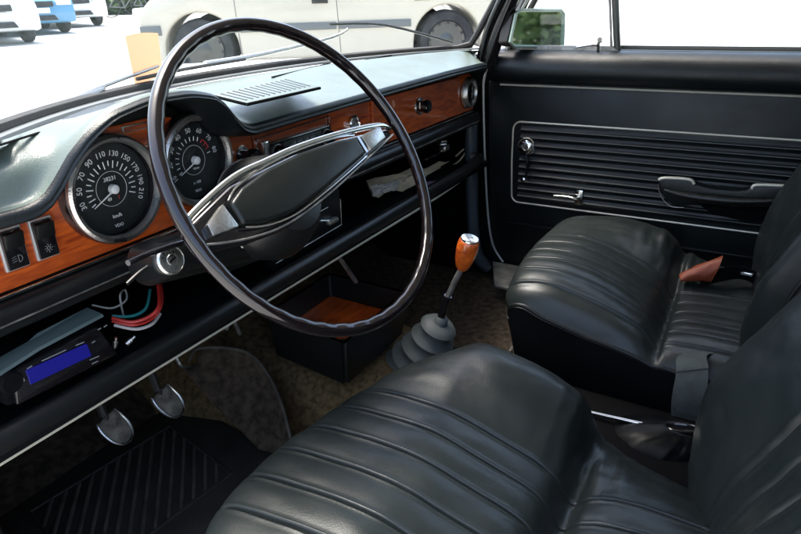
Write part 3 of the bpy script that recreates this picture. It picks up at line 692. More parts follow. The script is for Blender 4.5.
# ================================================================ STEERING
WC = V((.6067, .4583, -.1925)); Wn = V((-.09111, -.85068, .51773)).normalized(); Wa = V((.99431, -.10650, 0)).normalized(); Wb = Wn.cross(Wa); Wb = Wb if Wb.z > 0 else -Wb
def W(a, b, n=0): return WC+Wa*a+Wb*b+Wn*n
sw = empty('steering_wheel', W(0, 0, -.05), 'large thin-rimmed dark steering wheel with a padded hexagonal horn bar', 'steering wheel')
bm = bmesh.new(); NR = 240; NS = 16; rings = []
for i in range(NR):
    th = 2*math.pi*i/NR; rg = []
    for k in range(NS):
        ph = 2*math.pi*k/NS; rr_ = .0083
        inner = max(0, -math.cos(ph))*.6+max(0, math.cos(ph-math.pi*.75))*.4
        rr_ += .00045*math.sin(44*th)*inner
        rad = .2+rr_*math.cos(ph); rg.append(bm.verts.new(W(rad*math.cos(th), rad*math.sin(th), rr_*1.05*math.sin(ph))))
    rings.append(rg)
for i in range(NR):
    A = rings[i]; B = rings[(i+1) % NR]
    for k in range(NS): bm.faces.new((A[k], A[(k+1) % NS], B[(k+1) % NS], B[k]))
finish(bm, 'rim', M['rim'], sw, angle=80)
rot8 = R(8)
def L8(a, b, n=0):  # local coordinates turned with the bar
    return W(a*math.cos(rot8)-b*math.sin(rot8)-.006, a*math.sin(rot8)+b*math.cos(rot8)-.003, n)
hexo = [(-.192, -.012), (-.192, .018), (-.112, .036), (0, .034), (.09, .024), (.192, .006), (.190, -.010), (.109, -.018), (.006, -.033), (-.076, -.037), (-.136, -.027)]
def scaled(k, ka=None): ka = ka or k; return [(a*ka, b*k) for a, b in hexo]
b = MB(); b.prism([L8(a, bb, -.022) for a, bb in hexo], Wn*.018, bev=.006, seg=3); b.build('spoke_bar', M['gloss'], sw)
b = MB(); b.tube([L8(-.197, .016, -.003), L8(-.180, .026, .002), L8(-.112, .040, .004), L8(-.055, .040, .004), L8(.002, .038, .004), L8(.084, .029, .004), L8(.166, .015, .002), L8(.192, .004, -.003)], .0042, n=12, sub=6, flat=.8, upv=Wn); b.build('chrome_edge', M['chrome'], sw)
b = MB(); b.tube([L8(-.188, -.006, .002), L8(-.136, -.024, .003), L8(-.076, -.033, .003), L8(.006, -.029, .003), L8(.109, -.016, .003), L8(.186, -.006, .001)], .0014, n=8, sub=6); b.build('lower_bright_line', M['dull'], sw)
hp_ = [(-.136, -.008), (-.134, .018), (-.11, .027), (-.063, .032), (0, .031), (.07, .023), (.104, .016), (.104, -.010), (.05, -.016), (-.009, -.022), (-.064, -.025), (-.107, -.019)]
b = MB(); b.prism([L8(a, bb, -.006) for a, bb in hp_], Wn*.014, bev=.005, seg=3); b.build('horn_pad', M['hornvinyl'], sw)
b = MB(); b.tube([L8(-.134, .021, .005), L8(-.112, .0305, .006), L8(-.063, .0355, .006), L8(0, .0345, .006), L8(.07, .0265, .006), L8(.104, .019, .005)], .0013, n=6, sub=4); b.tube([L8(-.134, -.0115, .005), L8(-.107, -.0225, .005), L8(-.064, -.0285, .005), L8(-.009, -.0255, .005), L8(.05, -.0195, .005), L8(.104, -.013, .005)], .0013, n=6, sub=4); b.build_each('pad_piping', M['chrome'], sw)
for pts in ([(-.176, -.003), (-.174, .010), (-.143, .021), (-.141, -.008)], [(.116, .014), (.162, .013), (.160, -.004), (.116, -.009)]):
    b = MB(); b.prism([L8(a, bb, -.004) for a, bb in pts], Wn*.011, bev=.0015); b.build('metal_end_plate', M['brushed'], sw)
for k in (.1145, .1170):
    b = MB(); b.tube([L8(k-.006, .015, .005), L8(k-.006, -.009, .005)], .0008, n=5); b.build('plate_rib', M['chrome'], sw)
b = MB(); b.lathe(W(0, 0, -.02), -Wn, [(0, .033), (.02, .033), (.035, .030)], 36); b.build('hub', M['matt'], sw)

# column with shroud, lock and stalks
col = empty('steering_column', W(0, 0, -.20), 'dark bulbous steering column shroud with chrome ignition lock on its left', 'steering column')
b = MB(); b.lathe(W(-.008, -.006, -.045), -Wn, [(0, .034), (.004, .050), (.02, .061), (.045, .070), (.060, .072), (.075, .067), (.11, .056), (.20, .048)], 64); b.build('shroud', M['black'], col)
b = MB(); b.tube([W(.0725*math.cos(a)-.008, .0725*math.sin(a)-.006, -.104) for a in [R(60+150*k/30) for k in range(31)]], .0012, n=6); b.build('shroud_rim', M['dull'], col)
ip = at(170, 260, 1, .52); dI = V((-.10, -.93, .30)).normalized()
b = MB(); b.tube([ip-dI*.004, ip-dI*.05, W(-.01, -.03, -.14)], lambda k: .0185+.014*k, n=24); b.build('lock_housing', M['black'], col)
b = MB(); b.lathe(ip, dI, [(-.004, .0165), (.002, .0165), (.004, .0145), (.0025, .0135), (.0040, .0130), (.0044, .0070), (.0036, .0066), (.0050, .0060), (.0052, .001)], 40); lk = b.build('ignition_lock', M['brushed'], col)
X_ = V((0, 0, 1)).cross(dI).normalized()
b = MB(); b.box(ip+dI*.0053, (.0085, .0010, .0022), rot=Matrix.Rotation(R(-25), 3, 'Y')); b.build('key_slot', M['matt'], lk)
b = MB(); b.tube([at(128, 263, 1, .50), at(150, 253, 1, .505), at(180, 243, 1, .51), at(202, 235, 1, .53)], lambda k: .0030+.0006*math.sin(3*k), n=12, sub=5); b.build('indicator_stalk', M['gloss'], col)
b = MB(); b.tube([at(127, 284, 1, .54), at(140, 272, 1, .54), at(155, 262, 1, .54)], .0022, n=8, sub=4); b.build('lower_stalk', M['black'], col)

# ================================================================ FLOOR THINGS
def pedal(px, py, lab):
    c = at(px, py, 2, -.64); root = empty('foot_pedal', c, lab, 'pedal', 'foot pedals')
    n = V((0, -.80, .60)).normalized(); u = V((.97, .2, .1)).normalized(); u = (u-n*u.dot(n)).normalized(); v = n.cross(u)
    v = v if v.z > 0 else -v
    o_ = [(.84*p.x, .84*p.y) for p in spline([(-.021, .030, 0), (-.0255, .012, 0), (-.0245, -.010, 0), (-.018, -.027, 0), (-.005, -.036, 0), (.009, -.034, 0), (.020, -.022, 0), (.0255, -.002, 0), (.024, .028, 0)], 25)]
    b = MB(); b.prism([c+u*x+v*y for x, y in o_], -n*.008, bev=.002); b.build('pedal_plate', M['dirty'], root)
    b = MB(); b.tube([c+u*x*1.03+v*y*1.03+n*.001 for x, y in o_], .0018, closed=True, n=6); b.build('pedal_edge', M['brushed'], root)
    b = MB(); b.tube([c-n*.006+v*.02, c+V((.0, .05, .10)), c+V((.0, .13, .24))], .007, n=8, sub=4); b.build('pedal_arm', M['rubber'], root)
pedal(116, 428, 'worn clutch pedal, left of the two metal-edged foot pedals')
pedal(169, 402, 'worn brake pedal, right of the two metal-edged foot pedals')
b = MB(); b.tube([at(176, 358, 1, .86), at(183, 367, 1, .85), at(196, 365, 1, .85), at(206, 358, 1, .86)], .0035, n=8, sub=5); o = b.build('accelerator_linkage', M['brushed'], loc=at(183, 367, 1, .85)); tag(o, 'bent metal rod of the accelerator above the black mat', 'linkage')
b = MB(); b.tube([at(230, 318, 1, .80), at(226, 330, 1, .80)], .004, n=8); b.tube([at(233, 318, 1, .79), at(240, 334, 1, .79)], .004, n=8); b.tube([at(232, 300, 1, .79), at(231, 318, 1, .79)], .006, n=8); o = b.build('hanging_connector', M['dull'], loc=at(231, 318, 1, .79)); tag(o, 'pair of dull metal connectors hanging under the dashboard', 'connector')

# ribbed rubber mat
F = lambda px, py, z=-.772: at(px, py, 2, z)
c1, c2, c3 = F(30, 512), F(170, 426), F(231, 474); c4 = c1+(c3-c2)
mt = empty('floor_mat', (c1+c3)/2, 'black rubber driver mat with a ribbed rectangular heel area', 'floor mat')
ctr = (c1+c3)/2; ou = [ctr+(p-ctr)*1.55+V((.0, .0, -.006)) for p in (c1, c2, c3, c4)]
ou[3] = ou[3]+V((-.05, -.12, 0)); ou[2] = ou[2]+V((.0, -.05, 0)); b = MB(); b.prism(ou, (0, 0, .005), bev=.002); b.build('mat_sheet', M['rubber'], mt)
b = MB(); b.tube([c1, c2, c3, c4], .0028, closed=True, n=6); b.build('mat_border', M['rubber'], mt)
b = MB(); dd = (F(171, 430)-F(163, 530)).normalized()
e1 = (c2-c1); e2 = (c3-c2)
for k in range(-14, 16):  # bars clipped to the rectangle
    base = c1+e1*(k+.5)/11; pts = []
    # solve in rectangle coords
    A2 = Matrix(((e1.x, e2.x), (e1.y, e2.y))).inverted(); s0 = A2 @ V((base.x-c1.x, base.y-c1.y)); ds = A2 @ V((dd.x, dd.y))
    ts = []
    lo, hi = -9, 9
    for ax in (0, 1):
        if abs(ds[ax]) > 1e-6:
            ta, tb = (0-s0[ax])/ds[ax], (1-s0[ax])/ds[ax]; lo = max(lo, min(ta, tb)); hi = min(hi, max(ta, tb))
    if hi-lo > .03: b.tube([base+dd*(lo+.004), base+dd*(hi-.004)], .0035, n=6, flat=.8, upv=(0, 0, 1))
b.build_each('mat_rib', M['ribrubber'], mt)
# black carpet piece beside it with bound edge
K1 = [at(*p) for p in ((184, 368, 2, -.62), (198, 384, 2, -.655), (216, 404, 2, -.70), (236, 424, 2, -.735), (258, 446, 2, -.765))]
K2 = [at(*p) for p in ((200, 348, 2, -.60), (246, 352, 2, -.61), (270, 378, 2, -.65), (284, 412, 2, -.69), (293, 450, 2, -.745))]
fl = empty('carpet_piece', K1[-1], 'black carpet piece with stitched curved edge beside the tunnel', 'carpet')
ka, kb_ = spline(K1, 24), spline(K2, 24)
b = MB(); b.grid([[p.lerp(q_, i/11)+V((.10, 0, -.55))*(.035*math.sin(math.pi*i/11))+V((0, 0, .003*noise.noise(V((i*.6, j*.4, 5))))) for i in range(12)] for j, (p, q_) in enumerate(zip(ka, kb_))], (0, 0, -.008)); b.build('carpet_sheet', M['carpetdark'], fl)
b = MB(); b.tube([K1[0].lerp(K2[0], .3)]+K2, .0032, n=8, sub=6); b.build('bound_edge', M['ribrubber'], fl)

# console tray
tr = empty('console_tray', (.95, .66, -.66), 'black open console tray with wooden floor below the dash centre', 'console tray')
x0, x1, y0, y1, zt, zb = .785, 1.025, .558, .765, -.556, -.64
b = MB()
def wall(a, c, t_): # a,c top corners ; outer wall tapering down
    pass
out = [(x0, y0), (x1, y0), (x1+.01, y1), (x0+.03, y1)]
def ringpts(k, z): cx_, cy_ = (x0+x1)/2, (y0+y1)/2; return [V((cx_+(x-cx_)*k, cy_+(y-cy_)*k, z)) for x, y in out]
Rg = [ringpts(.93, zb-.01), ringpts(.965, zb+.02), ringpts(1.0, zt-.008), ringpts(1.0, zt), ringpts(.93, zt), ringpts(.90, zb+.035)]
vs = [[b.bm.verts.new(p) for p in r_] for r_ in Rg]
for A, B in zip(vs, vs[1:]):
    for k in range(4): b.bm.faces.new((A[k], A[(k+1) % 4], B[(k+1) % 4], B[k]))
bmesh.ops.bevel(b.bm, geom=[e for e in b.bm.edges if abs(e.verts[0].co.z-e.verts[1].co.z) > .003], offset=.008, segments=3, affect='EDGES')
b.build('tray_box', M['black'], tr, angle=50)
b = MB(); b.prism([p+V((0, 0, 0)) for p in ringpts(.895, zb+.034)], (0, 0, -.005)); b.build('wooden_floor', M['wood'], tr, smooth=False)
b = MB(); b.prism([(.80, .985, -.44), (1.24, .985, -.44), (1.24, .985, -.66), (.80, .985, -.66)], (0, .01, 0)); b.build('back_plate', M['matt'], tr)
b = MB(); b.tube([at(334, 250, 1, .66), at(356, 282, 1, .66)], .0045, n=8); b.build('bracket', M['dull'], tr)

# gear lever
gl_ = empty('gear_lever', (.967, .50, -.68), 'gear lever with orange wooden knob rising from a grey rubber bellows', 'gear lever')
X = .967
base = at(419, 364, 0, X); top = at(440, 324, 0, X)
ax = (top-base).normalized(); Ln = (top-base).length
prof = [(-.012, .070), (0, .068)]
for k in range(4):
    h0 = Ln*(k/4); r0 = .066-.0085*k
    prof += [(h0+.002, r0), (h0+.006, r0+.002), (h0+.010, r0-.002), (h0+Ln/4*.80, r0-.026), (h0+Ln/4*.98, r0-.020)]
prof = [(-.030, .075), (-.022, .078), (-.018, .070)]
rads = [.062, .053, .044, .036]
for k, r0 in enumerate(rads):
    h0 = Ln*(.10, .38, .66, .93)[k]
    prof += [(h0-.012, r0*.88), (h0-.003, r0-.001), (h0, r0+.001), (h0+.003, r0-.002), (h0+.009, r0*.80)]
prof += [(Ln+.004, .014), (Ln+.016, .011), (Ln+.018, .007)]
b = MB(); b.lathe(base, ax, prof, 48); b.build('rubber_bellows', M['greyrubber'], gl_, angle=50)
kb = at(462, 268, 0, X-.005); kt = at(469.5, 240, 0, X-.01)
b = MB(); b.tube([top, at(443, 309, 0, X), at(448, 296, 0, X)], .0078, n=12, sub=3); b.build('lower_shaft', M['gloss'], gl_)
b = MB(); b.tube([at(446, 301, 0, X), at(454, 283, 0, X), kb], .0055, n=12, sub=3); b.build('lever_shaft', M['dull'], gl_)
dk = (kt-kb).normalized(); Lk = (kt-kb).length
b = MB(); b.lathe(kb, dk, [(-.002, .009), (.004, .013), (Lk*.35, .0175), (Lk*.7, .0198), (Lk*.92, .0190), (Lk, .0175), (Lk+.002, .015)], 36); kn = b.build('wooden_knob', M['knobwood'], gl_)
b = MB(); b.lathe(kt, dk, [(.0015, .0165), (.0040, .0155), (.0045, .013)], 32); b.build('badge_ring', M['chrome'], kn)
b = MB(); b.lathe(kt, dk, [(.0035, .0132), (.0046, .0001)], 32); b.build('badge_disc', M['rimseal'], kn)
b = MB(); u_ = dk.orthogonal().normalized(); u_ = (V((.9, -.4, 0))-dk*V((.9, -.4, 0)).dot(dk)).normalized(); v_ = dk.cross(u_)
for k in (-1, 1):
    b.tube([kt+dk*.0048+u_*(k*.004)+v_*(-.007), kt+dk*.0048+u_*(k*.004)+v_*.007], .0005, n=4)
b.tube([kt+dk*.0048+u_*(-.008), kt+dk*.0048+u_*.008], .0005, n=4)
b.build('shift_pattern', M['greymark'], kn, smooth=False)

# handbrake
hb = empty('handbrake', at(690, 450, 0, CX), 'handbrake with chrome lever and creased black leather gaiter between the seats', 'handbrake')
b = MB(); b.tube([at(575, 409, 0, CX), at(607, 416.5, 0, CX), at(664, 429, 0, CX)], .0040, n=12); b.build('chrome_lever', M['chrome'], hb)
s_c = (at(664, 427, 0, CX)+at(698, 431, 0, CX))/2
b = MB(); rg = []
for (dz, ry, rx, oy) in ((-.004, .018, .010, 0), (.002, .025, .016, 0), (-.003, .040, .030, .004), (-.014, .064, .046, .018), (-.034, .088, .060, .032), (-.062, .105, .070, .042), (-.10, .118, .080, .046)):
    rg.append([s_c+V((rx*math.cos(2*math.pi*k/48)*(1+.10*noise.noise(V((k*.5, dz*60, 3)))), oy+ry*math.sin(2*math.pi*k/48)*(1+.10*noise.noise(V((k*.4, dz*50, 9)))), dz)) for k in range(48)])
    rg[-1].append(rg[-1][0].copy())
b.grid(bicubic(rg, 97, 40)); bmesh.ops.remove_doubles(b.bm, verts=b.bm.verts, dist=1e-5); b.build('leather_gaiter', M['gaiter'], hb, angle=80)
b = MB(); s0, s1 = at(664, 427, 0, CX), at(698, 431, 0, CX); mdd = (s0+s1)/2; dx_ = (s1-s0)/2
b.tube([mdd+dx_*math.cos(a)+V((.011*math.sin(a), 0, .002)) for a in [2*math.pi*k/24 for k in range(24)]], .0032, closed=True, n=8); b.build('gaiter_slot_edge', M['gloss'], hb)
b = MB(); b.prism([mdd+dx_*.95*math.cos(a)+V((.010*math.sin(a), 0, -.001)) for a in [2*math.pi*k/24 for k in range(24)]], (0, 0, .002)); b.build('gaiter_slot', M['matt'], hb)
# seat adjuster lever on the floor
b = MB(); c_ = at(511, 350, 2, -.74); b.tube([c_+V((0, 0, -.04)), c_], .005, n=8); b.tube([c_+V((-.012, 0, 0)), c_+V((.012, 0, .002))], .004, n=8); o = b.build('seat_lever', M['dull'], loc=c_); tag(o, 'small metal seat adjuster lever standing between tunnel and passenger seat', 'lever')

# ================================================================ SEATS
def pleat_disp(G, xs, spans, depth=.006, width=.0035, puff=.004, rows=None, nrm=V((0, 0, 1))):
    """xs: seam positions as functions of row fraction; grooves run along the rows"""
    nv = len(G)
    for j, row in enumerate(G):
        tj = j/(nv-1)
        if rows and not (rows[0] <= tj <= rows[1]): continue
        e = 1
        if rows: e = min(1, (tj-rows[0])/.04, (rows[1]-tj)/.04); e = max(0, e)
        sx = [f(tj) if callable(f) else f for f in xs]
        for p in row:
            x = p.x
            if x < sx[0]-.01 or x > sx[-1]+.01: continue
            d = min(abs(x-s) for s in sx); g_ = depth*math.exp(-(d/width)**2)-.0016*math.exp(-((d-width*2)/(width*.8))**2)
            pf = 0
            for a, b_ in zip(sx, sx[1:]):
                if a <= x <= b_: pf = puff*math.sin(math.pi*(x-a)/(b_-a))
            p += nrm*(e*(pf-g_))
def align(G, xs, w, nfill=9):
    """resample each row so that mesh columns run exactly along the seams"""
    nv = len(G); out = []
    for j, row in enumerate(G):
        tj = j/(nv-1); sx = [f(tj) if callable(f) else f for f in xs]
        tx = []
        k0 = 14; lo = row[0].x; hi = row[-1].x
        offs = [-3*w, -2.3*w, -1.7*w, -1.1*w, -.6*w, -.25*w, 0, .25*w, .6*w, 1.1*w, 1.7*w, 2.3*w, 3*w]
        a = lo
        for n_, s_ in enumerate(sx):
            b_ = s_-3*w; m_ = nfill if n_ else 20
            tx += [a+(b_-a)*i/m_ for i in range(0 if n_ == 0 else 1, m_)]
            tx += [s_+o_ for o_ in offs]; a = s_+3*w
        tx += [a+(hi-a)*i/50 for i in range(1, 51)]
        i = 0; nr = []
        for x in tx:
            while i < len(row)-2 and row[i+1].x < x: i += 1
            p, q = row[i], row[i+1]; d = q.x-p.x; f = (x-p.x)/d if abs(d) > 1e-7 else 0; nr.append(p.lerp(q, max(0, min(1, f))))
        out.append(nr)
    return out
def wrinkle(G, amp, sc, seed=0, aniso=(1, 1, 1), where=None, d=V((0, 0, 1))):
    for row in G:
        for p in row:
            k = where(p) if where else 1
            if k > 0: p += d*(amp*k*noise.fractal(V((p.x*sc*aniso[0]+seed, p.y*sc*aniso[1], p.z*sc*aniso[2])), 1.0, 2.0, 3))

def seat(name, label, cat, cush, cols, pleats, back, bcols, bpl, borders, seed, zb=-.745):
    xs_ = cols; root = empty(name, ((cols[0]+cols[-1])/2, .1, FZ+.01), label, cat, 'front seats')
    rows = [[V((xs_[i]+dx_[i] if dx_ else xs_[i], (y[i] if isinstance(y, (list, tuple)) else y), z[i])) for i in range(len(xs_))] for (y, z, dx_) in cush]
    G = bicubic(rows, 340, 130)
    G = align(G, pleats, .0022)
    pleat_disp(G, pleats, None, depth=.0050, width=.0020, puff=.0034, rows=(.16, .995))
    for (bx,) in borders: pass
    wrinkle(G, .0016, 9, seed); wrinkle(G, .0012, 30, seed+5, (1, .5, 1)); xb = pleats[-1](.5); wrinkle(G, .0065, 20, seed+2, (.40, 2.2, 1), where=lambda p: max(0, 1-((p.x-xb-.09)/.10)**2)*max(0, 1-((p.y-.10)/.10)**2))
    b = MB(); b.grid(G); b.build('cushion', M['leather'], root, angle=70)
    # side skirt: follow the perimeter of the top down to the base
    per = [G[j][0] for j in range(len(G)-1, 0, -3)]+[G[0][i] for i in range(0, len(G[0]), 4)]+[G[j][-1] for j in range(0, len(G), 3)]
    cxm = sum(p.x for p in per)/len(per); cym = .15
    S_ = []
    for f, ins, in ((0, .0), (.02, -.006), (.25, .004), (.7, .02), (1, .045)):
        S_.append([V((cxm+(p.x-cxm)*(1-ins*3), cym+(p.y-cym)*(1-ins*3), p.z+(zb-p.z)*f-.001)) for p in per])
    b = MB(); b.grid(S_); b.build('seat_base', M['leather_side'], root)
    b = MB(); b.tube([p+V((0, 0, -.0005)) for p in per], .0042, n=8); b.build('piping', M['leather_side'], root)
    # backrest
    rows = [[V((bcols[i], y[i], z)) for i in range(len(bcols))] for (z, y) in back]
    G2 = bicubic(rows, 150, 110)
    G2 = align(G2, bpl, .003)
    pleat_disp(G2, bpl, None, depth=.005, width=.003, puff=.0025, nrm=V((0, 1, 0)))
    wrinkle(G2, .002, 9, seed+11, d=V((0, 1, 0))); wrinkle(G2, .002, 24, seed+15, d=V((0, 1, 0)))
    b = MB(); b.grid(G2); br = b.build('backrest', M['leather'], root, angle=70)
    S_ = []; per = [G2[j][0] for j in range(0, len(G2), 2)]+[G2[-1][i] for i in range(0, len(G2[0]), 4)]+[G2[j][-1] for j in range(len(G2)-1, -1, -2)]
    for dy in (0, -.012, -.06, -.10, -.13): S_.append([p+V((0, dy, dy*.1)) for p in per])
    b = MB(); b.grid(S_); b.build('backrest_side', M['leather_side'], br)
    b = MB(); b.tube([p+V((0, -.002, 0)) for p in per], .0035, n=8); b.build('backrest_piping', M['leather_side'], br)
    b = MB(); b.grid([[G2[j][i]+V((0, -.13, -.013)) for i in range(0, len(G2[0]), 8)] for j in range(0, 110, 8)]); b.build('backrest_rear', M['leather_side'], br)
    return root

# driver: columns edgeL, L, pleats..., border, crest, outer, edgeR
dc = [.275, .30, .36, .46, .56, .635, .70, .755, .80, .825]
N0 = [0]*10
dr_c = [
 ([.37, .42, .442, .444, .430, .418, .405, .38, .345, .31], [-.605, -.585, -.575, -.575, -.575, -.575, -.575, -.58, -.585, -.60], [.03, .012, 0, 0, 0, 0, -.005, -.015, -.03, -.04]),
 ([.375, .43, .457, .459, .445, .433, .42, .39, .35, .305], [-.59, -.562, -.548, -.545, -.545, -.545, -.545, -.55, -.56, -.585], [.02, .01, 0, 0, 0, 0, 0, -.01, -.018, -.02]),
 ([.355, .40, .430, .434, .422, .408, .392, .365, .33, .285], [-.575, -.535, -.517, -.512, -.512, -.513, -.508, -.510, -.525, -.58], [.01, .005, 0, 0, 0, 0, 0, -.005, -.01, -.01]),
 (.30, [-.57, -.525, -.503, -.503, -.506, -.508, -.490, -.480, -.500, -.578], None),
 (.22, [-.575, -.54, -.520, -.522, -.528, -.530, -.502, -.488, -.512, -.585], None),
 (.145, [-.585, -.56, -.545, -.550, -.556, -.560, -.535, -.522, -.545, -.605], None),
 (.115, [-.605, -.598, -.587, -.592, -.598, -.602, -.592, -.585, -.600, -.635], None),
 (.09, [-.60, -.582, -.570, -.574, -.580, -.586, -.588, -.598, -.620, -.655], None),
 (.04, [-.60, -.575, -.562, -.564, -.569, -.575, -.588, -.612, -.640, -.680], None),
 (-.08, [-.60, -.575, -.562, -.564, -.569, -.578, -.598, -.640, -.670, -.705], None)]
dpl = [lambda t, x=x: x-.01+.02*t for x in (.325, .375, .425, .478, .532, .585, .635)]
bc = [.275, .30, .36, .45, .55, .64, .70, .76, .80, .818]
dr_b = [(-.69, [-.06, -.05, -.045, -.045, -.045, -.045, -.035, -.03, -.035, -.06]),
 (-.60, [-.06, -.04, -.04, -.045, -.045, -.045, -.025, -.012, -.020, -.05]),
 (-.52, [-.07, -.05, -.05, -.060, -.062, -.060, -.035, -.012, -.016, -.05]),
 (-.45, [-.09, -.07, -.075, -.090, -.092, -.088, -.058, -.025, -.026, -.06]),
 (-.38, [-.12, -.10, -.105, -.122, -.125, -.120, -.09, -.058, -.060, -.09]),
 (-.28, [-.17, -.145, -.15, -.165, -.168, -.163, -.14, -.11, -.115, -.15]),
 (-.14, [-.24, -.205, -.21, -.222, -.225, -.222, -.205, -.185, -.195, -.23]),
 (-.02, [-.30, -.26, -.262, -.27, -.272, -.27, -.262, -.25, -.262, -.30]),
 (.03, [-.35, -.32, -.315, -.315, -.315, -.315, -.315, -.315, -.325, -.35])]
dbp = [.36, .41, .46, .51, .56, .61, .655]
seat('driver_seat', 'black leather driver seat with pleated cushion nearest the camera', 'car seat', dr_c, dc, dpl, dr_b, bc, dbp, [], 3)

pc = [1.075, 1.10, 1.16, 1.23, 1.30, 1.37, 1.43, 1.49, 1.55, 1.585]
ps_c = [
 ([.35, .365, .372, .378, .382, .382, .378, .372, .36, .33], [-.60, -.598, -.595, -.593, -.592, -.592, -.592, -.59, -.59, -.60], [.012, .006, 0, 0, 0, 0, 0, 0, -.02, -.03]),
 ([.355, .372, .382, .388, .392, .392, .388, .38, .365, .33], [-.572, -.560, -.553, -.550, -.550, -.550, -.550, -.548, -.555, -.58], [.008, .004, 0, 0, 0, 0, 0, 0, -.01, -.02]),
 ([.325, .345, .356, .362, .365, .365, .362, .355, .34, .30], [-.562, -.537, -.522, -.518, -.518, -.517, -.514, -.512, -.525, -.575], [.004, .002, 0, 0, 0, 0, 0, 0, -.005, -.01]),
 (.28, [-.578, -.535, -.515, -.510, -.510, -.508, -.502, -.498, -.515, -.575], None),
 (.20, [-.598, -.555, -.535, -.532, -.534, -.528, -.510, -.498, -.515, -.58], None),
 (.115, [-.615, -.585, -.576, -.577, -.579, -.570, -.540, -.518, -.535, -.59], None),
 (.078, [-.628, -.620, -.622, -.628, -.630, -.622, -.597, -.570, -.575, -.615], None),
 (.06, [-.628, -.610, -.604, -.608, -.611, -.606, -.590, -.567, -.574, -.615], None),
 (.02, [-.632, -.606, -.597, -.598, -.602, -.602, -.598, -.586, -.592, -.63], None),
 (-.09, [-.635, -.606, -.595, -.593, -.598, -.60, -.60, -.60, -.61, -.64], None)]
ppl = [lambda t, x=x: x-.008+.016*t for x in (1.12, 1.17, 1.22, 1.27, 1.32, 1.37)]
pbc = [1.075, 1.092, 1.15, 1.22, 1.30, 1.38, 1.45, 1.52, 1.56, 1.58]
ps_b = [(-.68, [-.10, -.075, -.075, -.08, -.08, -.08, -.08, -.08, -.08, -.11]),
 (-.60, [-.10, -.06, -.07, -.08, -.08, -.08, -.075, -.07, -.075, -.11]),
 (-.52, [-.10, -.055, -.075, -.095, -.10, -.098, -.08, -.068, -.072, -.11]),
 (-.44, [-.11, -.065, -.09, -.115, -.12, -.118, -.10, -.080, -.082, -.12]),
 (-.36, [-.145, -.098, -.12, -.142, -.147, -.145, -.13, -.108, -.112, -.15]),
 (-.27, [-.19, -.145, -.16, -.18, -.185, -.18, -.17, -.15, -.155, -.19]),
 (-.13, [-.25, -.21, -.225, -.24, -.24, -.24, -.235, -.22, -.225, -.26]),
 (-.01, [-.30, -.27, -.275, -.285, -.285, -.285, -.28, -.275, -.28, -.32]),
 (.04, [-.35, -.33, -.33, -.33, -.33, -.33, -.33, -.33, -.34, -.36])]
seat('passenger_seat', 'black leather passenger seat with pleated cushion beside the far door', 'car seat', ps_c, pc, ppl, ps_b, pbc, [1.16, 1.21, 1.26, 1.31, 1.36, 1.41], [], 21)

# seat belt webbing draped over the passenger cushion
def strip(pts, wvec, th, name, m_, root=None, label=None, cat=None, sub=10):
    S0 = spline(pts, (len(pts)-1)*sub+1); G = [[p-V(wv)*.5, p-V(wv)*.17, p+V(wv)*.17, p+V(wv)*.5] for p, wv in zip(S0, spline(wvec, (len(pts)-1)*sub+1))]
    b = MB(); b.grid(G, th); o = b.build(name, m_, root, loc=None if root else pts[0])
    if label: tag(o, label, cat)
    return o
Bx = 1.10
bl = [at(704, 350, 0, 1.125), at(692, 356, 0, 1.10), at(692, 372, 0, 1.066), at(689, 398, 0, 1.050), at(688, 425, 0, 1.055)]
wv = []
for (a, c, X1) in (((690, 346), (713, 350), 1.12), ((682, 352), (712, 352), 1.09), ((681, 372), (714, 368), 1.062), ((675, 398), (711, 392), 1.046), ((672, 425), (705, 424), 1.05)):
    p_, q_ = at(*a, 0, X1), at(*c, 0, X1); wv.append(q_-p_)
belt = empty('seat_belt', bl[4], 'grey webbing seat belt hanging over the near edge of the passenger seat', 'seat belt')
strip(bl, wv, (-.003, 0, 0), 'belt_strap', M['web'], belt)
b = MB(); S0 = spline(bl, 41); Wv = spline(wv, 41); b.grid([[S0[i]+Wv[i]*.5*(-1+.2*k)+V((-.0045, 0, .0025)) for k in range(11)] for i in range(5, 20)], (.002, 0, -.001)); b.build('velcro_patch', M['web'], belt)

# red leather belt tongue cover at the far side of the seat
cz = [at(678, 272, 0, 1.42), at(693, 263, 0, 1.43), at(718, 255, 0, 1.46), at(733, 269, 0, 1.46), at(724, 280, 0, 1.43), at(706, 282, 0, 1.40), at(682, 283, 0, 1.40)]
pk = empty('belt_buckle', cz[0], 'folded red-brown leather sleeve of the belt buckle on the passenger seat', 'belt buckle')
A_, B_ = at(680, 278, 0, 1.40), at(716, 269, 0, 1.42); axd = (B_-A_).normalized(); sd_ = axd.cross(V((0, 0, 1))).normalized(); upv_ = sd_.cross(axd)
rg = []
for i in range(22):
    f = i/21; c_ = A_.lerp(B_, f); rz = .006+.019*f**.7; rs = .012+.010*f; row_ = []
    for k in range(40):
        a_ = 2*math.pi*k/40; sk = max(0, f-.5)*2*.018*math.sin(a_)
        w_ = 1+.10*noise.noise(V((f*5, math.cos(a_)*1.5, math.sin(a_)*1.5)))
        row_.append(c_+axd*(sk+.012*max(0, f-.5)*math.cos(a_)*-1)+upv_*(rz*w_*math.sin(a_))+sd_*(rs*w_*math.cos(a_)))
    row_.append(row_[0].copy()); rg.append(row_)
b = MB(); b.grid(rg); bmesh.ops.remove_doubles(b.bm, verts=b.bm.verts, dist=1e-6)
b.build('leather_sleeve', M['redleather'], pk, angle=80)
b = MB(); b.tube([p for p in rg[-1][:-1]], .0012, closed=True, n=6); b.build('sleeve_hem', M['redleather'], pk)
